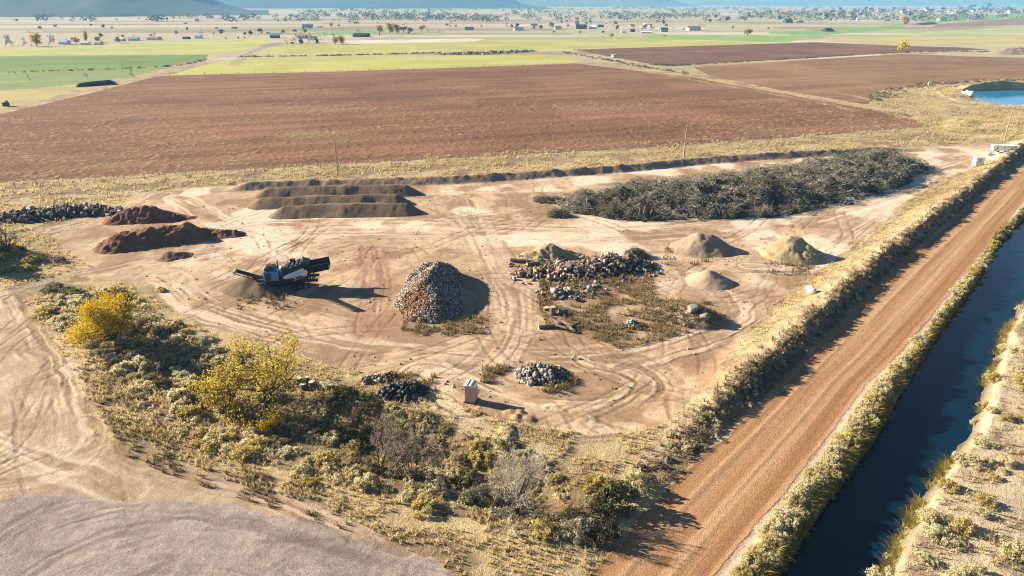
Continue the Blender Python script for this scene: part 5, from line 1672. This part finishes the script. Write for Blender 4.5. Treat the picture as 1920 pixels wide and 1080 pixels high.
# ------------------------------------------------------------------ small buildings and posts of the yard
M_BEIGE = plain('beige plastic wall', (0.42, 0.30, 0.24), 0.6, 0.08, 2)
M_OFFW = plain('off white plastic', (0.74, 0.68, 0.64), 0.5, 0.05, 2)
x, y = at(883, 756)
s_ = tag(empty('portable_toilet', (x, y + .55, gz(x, y + .5) - .03), R(-14)), 'beige portable toilet with a pale roof marked by two dark strips', 'portable toilet')
MB().box((-.58, -.58, .12), (.58, .58, 2.08)).build('wall', M_BEIGE, s_, bevel=.03)
MB().box((-.66, -.66, 0), (.66, .66, .115)).build('base', M_DKG, s_)
rf = MB().prism([(-.63, 2.083), (.63, 2.083), (.63, 2.15), (.3, 2.24), (-.3, 2.24), (-.63, 2.15)], -.63, .63).build('roof', M_OFFW, s_)
for xx in (-.27, .17): MB().box((xx, -.62, 2.243), (xx + .15, .62, 2.262)).build('strip', M_DKG, rf)
dr = MB().box((-.605, -.42, .2), (-.583, .42, 1.95)).build('door', M_OFFW, s_); MB().box((-.63, .25, 1.0), (-.606, .33, 1.12)).build('handle', M_DKG, dr)

M_CREAM = plain('white painted cabin', (0.74, 0.76, 0.73), 0.5, 0.05, 1)
x, y = at(1834, 314)
s_ = tag(empty('guard_cabin', (x, y + .5, gz(x, y)), R(-6)), 'small white cabin with dark openings by the gate of the yard', 'cabin')
s_.scale = (.82, .82, .85)
MB().box((-1.25, -1.0, .1), (1.25, 1.0, 2.7)).build('wall', M_CREAM, s_, bevel=.03)
MB().box((-1.4, -1.15, 2.703), (1.4, 1.15, 2.85)).build('roof', M_OFFW, s_)
MB().box((-.35, -1.06, 1.85), (.2, -1.005, 2.25)).build('window', M_DKG, s_)
MB().box((-.35, -1.06, 1.35), (.2, -1.005, 1.55)).build('window', M_DKG, s_)
MB().box((-1.1, -1.05, .2), (-.5, -1.005, 1.3)).build('door', M_OFFW, s_)
x, y = at(1880, 290)
s_ = tag(empty('white_trailer', (x, y + .3, gz(x, y)), R(-12)), 'long low white trailer with dark slots beside the dirt road', 'trailer')
s_.scale = (.82, .8, .85)
MB().box((-3.6, -1.1, .45), (3.6, 1.1, 2.3)).build('body', M_CREAM, s_, bevel=.05)
for xx, w_, h_ in ((-2.4, .22, 1.0), (-.3, .2, .7), (1.9, .1, 1.2)): MB().box((xx, -1.15, 1.9 - h_), (xx + w_, -1.104, 1.95)).build('slot', M_DKG, s_)
for xx in (-1.8, 1.8):
    for sy in (-1, 1): MB().tube((xx, sy * .8, .38), (xx, sy * 1.05, .38), .38, n=12).build('wheel', M_RUBBER, s_)
boulder(1852, 291, 1.5, M_PALEST, 'flat pale rock between the white cabin and the white trailer', flat=0.4)

M_POLE = plain('weathered pole wood', (0.36, 0.28, 0.20), 0.9, 0.2, 2)
M_GLASSY = plain('grey transformer can', (0.5, 0.5, 0.5), 0.5, 0.1, 2)
for k, (u, v, h_, lab, arm) in enumerate([(634, 331, 9.0, 'wooden utility pole at the red field edge nearest the compost windrows', 0), (1282, 297, 9.2, 'wooden utility pole behind the long brush pile', 1),
                                          (1883, 263, 9.6, 'wooden utility pole on the grassy rise above the white trailer', 0), (1735, 188, 9.5, 'wooden utility pole with transformer and crossarm near the pond', 2)]):
    x, y = at(u, v)
    s_ = tag(empty('utility_pole', (x, y, gz(x, y) - .1)), lab, 'utility pole', 'wooden utility poles')
    MB().tube((0, 0, 0), (0, 0, h_), .19, .12, n=8).build('pole', M_POLE, s_)
    if arm:
        a_ = MB().box((-1.1, -.22, h_ - .75), (1.1, -.125, h_ - .62)).build('crossarm', M_POLE, s_)
        ins = MB()
        for xx in (-1.0, -.5, .5, 1.0): ins.tube((xx, -.17, h_ - .618), (xx, -.17, h_ - .45), .05, .04, n=6)
        ins.build('insulators', M_GLASSY, a_)
    if arm == 2:
        for xx in (-.45, .2): MB().tube((xx, -.45, h_ - 2.9), (xx, -.45, h_ - 1.9), .27, n=10).build('transformer', M_GLASSY, s_)

M_POST = plain('grey fence post', (0.34, 0.29, 0.24), 0.9, 0.2, 3)
M_WIRE = plain('pale fence wire', (0.62, 0.58, 0.52), 0.5, 0.1, 1, spec=0.4)
FL = smooth_line(W([(-60, 358), (0, 353), (300, 335), (640, 313), (850, 298), (1060, 287), (1280, 271), (1500, 258), (1752, 242)]), 4)


def fence(name, line, step, h_, label, wires, pr, maxposts=100):
    cum = [0.0]
    for p, q in zip(line[:-1], line[1:]): cum.append(cum[-1] + math.hypot(*(q - p)))
    tt = np.arange(0, cum[-1], step)[:maxposts]
    px = np.interp(tt, cum, [p[0] for p in line]); py = np.interp(tt, cum, [p[1] for p in line]); pz = height(px, py)
    s_ = tag(empty(name, (px[0], py[0], pz[0])), label, 'fence')
    me = MB().tube((0, 0, -.1), (0, 0, h_), pr, n=6).mesh('post', M_POST)
    for x, y, z in zip(px, py, pz):
        obj('post', me, s_, (x - px[0], y - py[0], z - pz[0]))
    if wires:
        wm = MB()
        for zz in wires:
            for k in range(len(px) - 1):
                wm.tube((px[k] - px[0], py[k] - py[0], pz[k] - pz[0] + zz), (px[k + 1] - px[0], py[k + 1] - py[0], pz[k + 1] - pz[0] + zz), .014, n=4, cap=False)
        wm.build('wire', M_WIRE, s_)


fence('wire_fence', FL, 4.6, 1.35, 'wire fence on grey posts along the near edge of the big red field', (.35, .7, 1.05, 1.3), .07)
fence('post_fence', smooth_line(W([(318, 142), (480, 138), (640, 134), (850, 127), (1060, 119)])), 9.5, 1.4, 'line of small dark posts where the red field meets the yellow green one', None, .12)
fence('post_fence', smooth_line(W([(470, 100), (700, 96), (830, 94)])), 14, 1.5, 'line of small dark posts along the far yellow green field', None, .14)

# ------------------------------------------------------------------ the valley: trees and farms
def crown_mesh(seed, mat, n=230, rx=0.42, z0=0.22, lobes=8, leaf=0.075, narrow=1.0):
    g = np.random.default_rng(seed)
    c_ = g.normal(size=(lobes, 3)); c_ /= np.linalg.norm(c_, axis=1, keepdims=True)
    c_ *= (0.3 + 0.36 * g.random((lobes, 1)))
    P_ = c_[g.integers(0, lobes, n)] + g.normal(size=(n, 3)) * 0.2
    P_ = P_ * np.array([rx * narrow, rx * narrow, (1 - z0) / 2]) + np.array([0, 0, z0 + (1 - z0) / 2])
    V, F = leaf_arr(P_, leaf, 0.7, g)
    return mesh_np('crown', V, F, mat, np.repeat(np.clip(0.3 + 0.45 * g.random(n) + (P_[:, 2] - .6) * .5, 0, 1), 4))  # random tone, paler towards the crown top


def twig_mesh(seed, mat):
    V, F = tubes([(s[0], s[1], max(s[2], .008), max(s[3], .006)) for s in skeleton(seed, 1.15, .035, 3, (6, 5, 4), .6, .3, .55, .2, forks=1)], 3)
    return mesh_np('crown', V, F, mat)


M_GOLD = ramp_mat('golden autumn leaves', [(0.30, 0.16, 0.02), (0.45, 0.26, 0.035), (0.58, 0.36, 0.06)], trans=0.25, objvar=0.3)
M_GREYG = ramp_mat('grey green far foliage', [(0.13, 0.13, 0.085), (0.22, 0.21, 0.14), (0.34, 0.32, 0.22)], objvar=0.4)
M_CONIF = ramp_mat('dark evergreen foliage', [(0.02, 0.028, 0.016), (0.045, 0.055, 0.03), (0.08, 0.09, 0.05)], objvar=0.3)
M_BARET = plain('grey bare crowns', (0.30, 0.26, 0.21), 0.95, 0.2, 2)
FT = {'gold': [crown_mesh(i, M_GOLD) for i in (1, 2, 3)], 'goldbig': [crown_mesh(i, M_GOLD, 420, .5, .08, 12, .06) for i in (4, 5)], 'poplar': [crown_mesh(6, M_GOLD, 200, .42, .08, 8, .06, .5)], 'grey': [crown_mesh(i, M_GREYG, 150, .45, .1, 8, .09) for i in (7, 8, 9)],
      'dark': [crown_mesh(i, M_CONIF, 200, .42, .05, 9, .08) for i in (10, 11)], 'bare': [twig_mesh(i, M_BARET) for i in (61, 62, 63)], 'yellow': [crown_mesh(14, M_YEL, 260, .45, .1, 9, .07)]}
TRUNK = MB().tube((0, 0, -.03), (0, 0, .5), .035, .02, n=6).mesh('trunk', M_BARKT)
NM = {'gold': 'golden_tree', 'goldbig': 'golden_tree', 'poplar': 'poplar_tree', 'grey': 'leafy_tree', 'dark': 'evergreen_tree', 'bare': 'bare_tree', 'yellow': 'yellow_tree'}


def far_tree(u, v, hp, kind, label, group=None, parts=False, wide=1.0):
    x, y = at(u, v)
    dep = y * cp + CAMH * sp
    h_ = hp * dep / 1280 * 1.02
    me = random.choice(FT[kind])
    z = gz(x, y)
    if parts:
        o = empty(NM[kind], (x, y, z), random.uniform(0, 6.28)); o.scale = (h_ * wide, h_ * wide, h_)
        obj('crown', me, o); obj('trunk', TRUNK, o)
    else:
        o = obj(NM[kind], me); o.location = (x, y, z); o.rotation_euler = (0, 0, random.uniform(0, 6.28)); o.scale = (h_ * wide, h_ * wide, h_)
    return tag(o, label, 'tree', group)


for (u, v, hp, kd, wd, lab) in [
    (70, 87, 25, 'goldbig', 1.1, 'big golden tree by the farmhouse left of the valley'), (143, 82, 13, 'goldbig', 1.1, 'low golden tree behind the white farmhouse'), (162, 80, 23, 'poplar', 1.0, 'tall yellow poplar over the white farm sheds'),
    (90, 84, 22, 'bare', 1.0, 'grey bare tree just beside the big golden one'), (8, 86, 24, 'bare', 1.1, 'grey bare tree in front of the green field corner, nearest the picture edge'), (24, 86, 20, 'bare', 1.0, 'second grey bare tree from the picture edge'), (42, 86, 18, 'bare', 1.0, 'grey bare tree just before the big golden one'), (100, 82, 18, 'bare', 1, 'grey bare tree beside the white farmhouse roof'),
    (470, 66, 10, 'dark', 1.2, 'dark green tree standing alone beyond the pale green field'), (460, 66, 7, 'dark', 1.2, 'smaller dark green tree touching the lone dark one'),
    (424, 74, 5, 'dark', 1.0, 'first of three dark round bushes at the pale green field edge'), (447, 73.5, 5, 'dark', 1.0, 'second of three dark round bushes at the pale green field edge'), (459, 73, 5, 'dark', 1.0, 'third of three dark round bushes at the pale green field edge'),
    (565, 84, 13, 'dark', 1.0, 'dark evergreen in front of the pale farmstead'), (595, 83, 12, 'dark', 0.9, 'dark evergreen at the end of the pale farmstead'), (540, 83, 12, 'bare', 1.3, 'bare tree at the head of the field road'), (555, 80, 19, 'bare', 1.2, 'tall bare tree over the pale farmstead'), (578, 81, 19, 'bare', 1.2, 'tall bare tree in the middle of the pale farmstead'), (588, 79, 20, 'bare', 1.2, 'tallest bare tree of the pale farmstead'), (548, 84, 7, 'grey', 1.3, 'low grey bush in front of the pale farmstead'),
    (629, 83, 17, 'goldbig', 1.0, 'golden tree, first of a pair past the pale farmstead'), (641, 83, 17, 'goldbig', 1.0, 'golden tree, second of a pair past the pale farmstead'),
    (712, 68, 21, 'gold', 0.9, 'orange tree beside the long dark barn'), (732, 62, 20, 'goldbig', 0.9, 'tallest golden tree of the row behind the orange one'), (745, 62, 18, 'goldbig', 1.0, 'second golden tree of the row behind the orange one'), (757, 62, 15, 'gold', 1.2, 'third golden tree of the row behind the orange one'), (768, 62, 11, 'grey', 1.5, 'olive tree at the low end of the golden row'),
    (791, 61, 16, 'gold', 1.0, 'yellow tree standing apart past the golden row'), (800, 62, 13, 'bare', 1.0, 'bare tree touching the yellow one past the golden row'), (622, 53, 11, 'gold', 0.9, 'orange tree among the far grey farm trees'),
    (1082, 40, 9, 'gold', 1.2, 'yellow tree behind the distant dark farmhouse'), (1106, 46, 10, 'gold', 0.9, 'small orange tree between two distant farm roofs'), (1244, 45, 9, 'dark', 1.3, 'dark tree on the pale far field'), (1233, 45, 8, 'gold', 1.0, 'yellow green tree touching the dark one on the pale far field'),
    (1001, 55, 7, 'dark', 1.2, 'first of two dark bushes near the distant white house'), (1014, 55, 9, 'dark', 1.2, 'second of two dark bushes near the distant white house'),
    (1146, 73, 11, 'gold', 1.0, 'round orange tree alone in the light green field'), (1129, 73, 7, 'bare', 1.0, 'tiny bare tree beside the round orange one'), (1088, 63, 6, 'grey', 1.1, 'small green tree at the edge of the cream field'), (1246, 69, 5, 'grey', 1.0, 'tiny shrubby tree in the green field'),
    (1374, 54, 6, 'dark', 1.0, 'small dark tree left of the golden field tree'), (1440, 57, 7, 'grey', 1.0, 'small olive tree right of the golden field tree'), (1401, 67, 16, 'goldbig', 1.15, 'golden tree with a wide crown alone in the tan field'),
    (1697, 47, 17, 'goldbig', 1.1, 'large golden tree at the green field near the distant town'), (1660, 33, 7, 'gold', 1.3, 'small orange tree before the distant town'), (1690, 99, 24, 'yellow', 0.95, 'bright yellow tree on the hedge line between the red fields'),
    (1750, 39, 8, 'bare', 1.3, 'bare tree beside the far white house with a green roof'), (1788, 39, 9, 'grey', 1.2, 'grey tree past the far white house with a green roof'),
    (55, 152, 13, 'bare', 0.8, 'tiny bare tree, first of three in the near green field'), (165, 147, 14, 'bare', 0.9, 'tiny bare tree, second of three in the near green field'), (253, 145, 19, 'bare', 0.9, 'tallest of three bare trees in the near green field')]:
    far_tree(u, v, hp, kd, lab, 'trees of the valley farms', parts=hp >= 9 and kd not in ('bare',), wide=wd)
g = np.random.default_rng(203)
for k in range(22):  # orange rows beyond the fields
    a_ = k < 10
    far_tree((1395 if a_ else 1435) + (38 if a_ else 45) * g.random(), (31 if a_ else 30) + 1.5 * g.random(), 6 + 5 * g.random(), 'gold', 'orange tree in the pale first orange row by the distant town' if a_ else 'orange tree in the bright second orange row by the distant town', 'first orange row' if a_ else 'second orange row', wide=0.8)
for k in range(95):  # trees of the town
    u = 1320 + 620 * g.random() ** 0.9
    f = (u - 1320) / 600
    v = 44 - 18 * f - (17 - 3 * f) * g.random()
    far_tree(u, max(v, 9), 5.5 + 5 * g.random(), ['grey', 'grey', 'bare', 'dark'][int(g.integers(4))], 'hazy grey green tree among the roofs of the distant town', 'trees of the distant town', wide=1.35)
n_ = 0
while n_ < 85:
    u = -20 + 1330 * g.random(); v = 29 + 38 * g.random() ** 1.5
    if v < 34 and u < 520: continue
    if 60 < u < 320 and v > 58: continue
    if not (fbm(np.array([u / 60]), np.array([v / 4.0]), 990, 2)[0] > 0.5): continue
    n_ += 1
    far_tree(u, v, 3 + 4.5 * g.random() * (v / 50), ['grey', 'bare', 'dark', 'grey'][int(g.integers(4))], 'small hazy tree scattered over the pale valley floor', 'scattered valley trees', wide=1.3)
FARMS = [(125, 78), (190, 80), (250, 71), (300, 70), (365, 66), (515, 64), (570, 64), (590, 70), (680, 62), (880, 52), (970, 53), (1050, 51), (1095, 49), (1125, 47), (1190, 57), (1240, 55), (1300, 51), (1480, 39), (1605, 34), (1770, 35)]
for k in range(62):
    u, v = FARMS[k % len(FARMS)]
    far_tree(u + 24 * g.normal(), v + 1.0 - 2.5 * g.random(), (5 + 6 * g.random()) * (0.6 + v / 130), ['bare', 'grey', 'bare', 'dark'][int(g.integers(4))], 'grey tree crowding round the farm buildings of the valley', 'grey farmyard trees', wide=1.3)
# woods and hedges too far off to count
W_ = []
T0 = []
gg = np.random.default_rng(5); V, F = leaf_arr(gg.normal(size=(26, 3)) * np.array([.4, .4, .22]) + np.array([0, 0, .5]), .16, .8, gg)
T0 = (V, F, np.repeat(gg.random(26), 4))
pos = []; scl = []
while len(pos) < 1500:
    u = -100 + 2120 * g.random(); v = 7 + 34 * g.random() ** 1.6
    if v < 33 and u < 560: continue
    if v < 14 and u < 1060: continue
    if fbm(np.array([u / 90]), np.array([v / 2.2]), 991, 3)[0] < 0.5: continue
    x, y = at(u, v); pos.append((x, y, 0)); scl.append((4 + 7 * g.random()))
pos = np.array(pos); scl = np.array(scl)
V_, F_, t_ = scatter(T0, pos, scl * 1.5, g.random(len(pos)) * 6.28, g, .3)
tag(obj('far_woods', mesh_np('far_woods', V_, F_, M_GREYG, t_)), kind='stuff')
# brushy hedge line between the two right hand red fields, and along the farm tracks
hp_ = []
for line, n, sg in ((W([(1225, 122), (1285, 122), (1440, 113), (1560, 106), (1690, 99), (1822, 97), (1925, 102)]), 330, 1.6), (W([(1050, 97), (1150, 115), (1290, 140)]), 130, 2.2), (W([(0, 137), (300, 126), (385, 113)]), 70, 1.0), (W([(450, 107), (640, 104), (830, 99)]), 200, 1.2), (W([(1640, 190), (1700, 165), (1800, 155), (1925, 150)]), 150, 3.0)):
    L_ = smooth_line(line); k = g.integers(0, len(L_) - 1, n); f = g.random((n, 1))
    q = np.array(L_)[k] * (1 - f) + np.array(L_)[k + 1] * f + g.normal(size=(n, 2)) * sg
    hp_.append(q)
hp_ = np.vstack(hp_)
pz_ = np.stack([hp_[:, 0], hp_[:, 1], height(hp_[:, 0], hp_[:, 1]) - .1], -1)
V_, F_, t_ = scatter(small[0], pz_, 0.6 + 0.9 * g.random(len(pz_)), g.random(len(pz_)) * 6.28, g, .25)
tag(obj('hedge_brush', mesh_np('hedge_brush', V_, F_, M_DRYBR, t_)), kind='stuff')

WALLS = {'white': plain('white house wall', (0.72, 0.70, 0.66), .7, .06, .5), 'tan': plain('tan house wall', (0.42, 0.34, 0.26), .8, .08, .5), 'dark': plain('dark timber wall', (0.07, 0.065, 0.06), .8, .1, .5), 'grey': plain('grey house wall', (0.3, 0.3, 0.3), .8, .08, .5)}
ROOFS = {'blue': plain('pale blue metal roof', (0.30, 0.38, 0.46), .5, .06, .5), 'grey': plain('grey shingle roof', (0.16, 0.155, 0.15), .8, .1, .5), 'dark': plain('dark roof', (0.045, 0.045, 0.05), .7, .1, .5), 'white': plain('white metal roof', (0.72, 0.73, 0.74), .5, .05, .5), 'red': plain('brown roof', (0.2, 0.12, 0.09), .8, .1, .5), 'green': plain('green metal roof', (0.16, 0.26, 0.2), .5, .05, .5)}
M_PANE = plain('dark window glass', (0.03, 0.035, 0.04), .2, .05, 1, spec=.5)
HB = {}


def house(u, v, wp, hp, wall, roof, label, group=None, cat='house', rz=None, dr_=0.7, wins=True):
    x, y = at(u, v); dep = y * cp + CAMH * sp
    w_ = 0.72 * wp * dep / 1280; h_ = hp * dep / 1280; d_ = max(5.0, min(w_ * dr_, 14))
    rz = random.uniform(-.35, .35) if rz is None else rz
    o = tag(empty('farm_building' if cat != 'house' else 'house', (x, y, gz(x, y) - .1), rz), label, cat, group)
    e0 = h_ * .58
    MB().box((-w_ / 2, -d_ / 2, 0), (w_ / 2, d_ / 2, e0)).build('wall', WALLS[wall], o)
    ov = .4
    MB().add([(-w_ / 2 - ov, -d_ / 2 - ov, e0 + .003), (w_ / 2 + ov, -d_ / 2 - ov, e0 + .003), (w_ / 2 + ov, d_ / 2 + ov, e0 + .003), (-w_ / 2 - ov, d_ / 2 + ov, e0 + .003), (-w_ / 2 - ov, 0, h_), (w_ / 2 + ov, 0, h_)],
             [(0, 1, 5, 4), (2, 3, 4, 5), (1, 2, 5), (3, 0, 4), (0, 3, 2, 1)]).build('roof', ROOFS[roof], o)
    if wins:
        nw = 2 if w_ < 18 else 3
        for k in range(nw):
            xx = -w_ / 2 + w_ * (k + .7) / (nw + .4)
            MB().box((xx - w_ * .05, -d_ / 2 - .06, e0 * .35), (xx + w_ * .05, -d_ / 2 - .004, e0 * .75)).build('window', M_PANE, o)
    return o


for a in [(122, 83, 24, 8, 'white', 'blue', 'white farmhouse with a pale blue roof between golden trees'), (161, 84, 20, 7, 'white', 'white', 'white shed under the tall yellow poplar'), (186, 84, 18, 5, 'white', 'grey', 'low grey roofed shed at the end of the white farm sheds'),
          (226, 77, 22, 6, 'white', 'white', 'long white trailer home, first of three beyond the pale field'), (252, 76, 24, 6, 'white', 'blue', 'long white building with blue roof, middle of three beyond the pale field'), (290, 75, 31, 6, 'white', 'grey', 'longest white building of three beyond the pale field'),
          (350, 73, 16, 4.5, 'dark', 'dark', 'low dark shed past the long white buildings'), (373, 72, 16, 7, 'white', 'blue', 'small white house with a blue roof past the low dark shed'), (516, 71, 24, 8, 'dark', 'blue', 'dark barn with a blue roof at the head of the field road'),
          (568, 72, 22, 7, 'grey', 'grey', 'grey house hidden among the bare farmstead trees'), (588, 74, 18, 6, 'white', 'grey', 'pale house behind the dark evergreen'), (577, 51, 26, 6, 'grey', 'grey', 'pale grey house among the far farm trees'),
          (678, 69, 38, 7, 'dark', 'dark', 'long dark barn before the orange tree'), (880, 56, 22, 5.5, 'grey', 'dark', 'dark roofed house alone on the tan valley floor'), (972, 57, 24, 6, 'white', 'grey', 'white farmhouse beside two dark bushes'),
          (1046, 55, 16, 6, 'white', 'grey', 'small white house near the long dark farmhouse'), (1090, 54, 28, 8, 'dark', 'dark', 'long dark farmhouse in the middle of the valley'), (1112, 54, 18, 6, 'white', 'white', 'white shed attached to the dark farmhouse'), (1126, 51, 16, 6.5, 'dark', 'blue', 'dark blue roofed barn behind the white shed'),
          (1186, 60, 12, 6, 'dark', 'red', 'small dark cabin at the green field edge'), (1168, 61, 12, 4, 'white', 'white', 'tiny white shed beside the small dark cabin'), (1212, 62, 26, 3.5, 'tan', 'white', 'long low pale shed at the green field edge'), (1245, 60, 18, 8, 'grey', 'dark', 'dark roofed barn past the long low shed'),
          (1300, 57, 32, 8, 'white', 'grey', 'large white farmhouse with grey roof in the far fields'), (1477, 42.5, 20, 6, 'dark', 'dark', 'long dark barn alone in the striped fields'), (1600, 37, 13, 6, 'dark', 'dark', 'dark barn beside a white shed near the distant town'), (1609, 37.5, 9, 4, 'white', 'white', 'white shed beside a dark barn near the distant town'),
          (1766, 39, 20, 6, 'white', 'green', 'far white house with a green roof at the fallow field'), (1896, 25, 22, 7, 'white', 'green', 'largest white house of the distant town, green roofed')]:
    house(*a, group='farm buildings of the valley', cat='house' if 'house' in a[6] or 'home' in a[6] else 'farm building')
for k in range(42):
    u = 1525 + 400 * g.random(); f = (u - 1525) / 400
    v = 30 - 4 * f - (10 - 1 * f) * g.random()
    house(u, v, 7 + 6 * g.random(), 4 + 2 * g.random(), ['white', 'tan', 'grey'][int(g.integers(3))], ['grey', 'dark', 'red', 'white', 'grey'][int(g.integers(5))], 'small roofed house among the trees of the distant town', 'houses of the distant town', wins=False)
for k in range(16):
    u = 330 + 950 * g.random(); v = 40 + 14 * g.random()
    house(u, v, 6 + 6 * g.random(), 3 + 1.5 * g.random(), ['white', 'tan', 'grey'][int(g.integers(3))], ['grey', 'dark', 'white'][int(g.integers(3))], 'tiny hazy building scattered over the pale valley floor', 'scattered valley buildings', cat='building', wins=False)

# things lying in the far fields
x, y = at(178, 161)
H = Heap([w3(152, 162, 2.0, 3.2), w3(204, 158, 2.4, 3.4)], amp=0.15, nsc=2, seed=61, pw=.6)
heap_obj('covered_haystack', H, plain('dark green tarpaulin', (0.035, 0.05, 0.045), .7, .15, .6), 'dark green covered haystack at the edge of the red field', 'haystack', res=.4)
x, y = at(12, 199)
s_ = tag(empty('pump_box', (x, y, gz(x, y))), 'small dark pump box on the tan verge by the field road', 'pump box')
MB().box((-1.0, -.8, 0), (1.0, .8, 1.5)).build('body', WALLS['dark'], s_, bevel=.05); MB().box((.1, -.6, 1.503), (.8, .5, 2.3)).build('hood', WALLS['grey'], s_)
MB().box((-1.4, -.3, .1), (-1.003, .3, .5)).build('pipe_outlet', WALLS['grey'], s_)
H = Heap([w3(1548, 59, 5.5, 7.0), w3(1555, 58.5, 5.0, 6.0)], amp=.4, nsc=4, seed=62, pw=.7)
heap_obj('dark_haystack', H, plain('weathered dark hay', (0.07, 0.06, 0.045), .9, .2, .3), 'dark rounded haystack in the distant green field', 'haystack', res=1.0)
H = Heap([w3(1722, 46.5, 3.5, 9.0), w3(1748, 45, 4.0, 10.0)], amp=.5, nsc=4, seed=63)
heap_obj('dark_haystack', H, plain('grey hay', (0.11, 0.095, 0.08), .9, .2, .3), 'long low grey heap beside the fallow field', 'haystack', res=1.2)
H = Heap([w3(1500, 42, 4.5, 9.0)], amp=.3, nsc=4, seed=64)
heap_obj('dark_haystack', H, plain('dark straw', (0.075, 0.06, 0.05), .9, .2, .3), 'small dark heap right beside the long dark barn', 'haystack', res=1.2)
H = Heap([w3(1880, 101, 3.5, 12.0), w3(1925, 100, 6.5, 16.0)], amp=.8, nsc=4, seed=65)
heap_obj('earth_mound', H, M_BROWN, 'brown earth mound on the track past the hedge line', 'earth mound', res=.8)
g = np.random.default_rng(204)
cx, cy = at(900, 101)
H = Heap([w3(835, 102, .5, 8), w3(900, 101, 0.9, 10), w3(985, 97, .7, 9)], amp=.3, seed=66)
root = tag(empty('dump_heap', (cx, cy, 0)), 'strewn black and white dump between the two yellow green fields', 'dump heap')
Pz = H.sample(420, g); s0 = .4 + 1.0 * g.random((420, 1)) ** 3
child('junk', *chunks(Pz, s0 * (.5 + g.random((420, 3))), g, .3), M_PALE, root)['kind'] = 'stuff'
Pz = H.sample(420, g); Pz[:, 1] += 5; s0 = .4 + 1.2 * g.random((420, 1)) ** 3
child('dark_junk', *chunks(Pz, s0 * (.5 + g.random((420, 3))), g, .3), M_BLACK, root)['kind'] = 'stuff'
x, y = at(1151, 108)
s_ = tag(empty('parked_van', (x, y, gz(x, y)), .9), 'tiny white van parked on the track between the red fields', 'van')
MB().prism([(-2.4, .4), (2.4, .4), (2.5, 1.1), (1.7, 1.3), (1.2, 2.2), (-2.4, 2.2)], -.95, .95).build('body', M_CREAM, s_)
for xx in (-1.5, 1.5):
    for sy in (-1, 1): MB().tube((xx, sy * .75, .36), (xx, sy * .98, .36), .36, n=10).build('wheel', M_RUBBER, s_)
MB().box((-.2, -.97, 1.35), (1.0, -.952, 1.9)).build('window', M_PANE, s_)
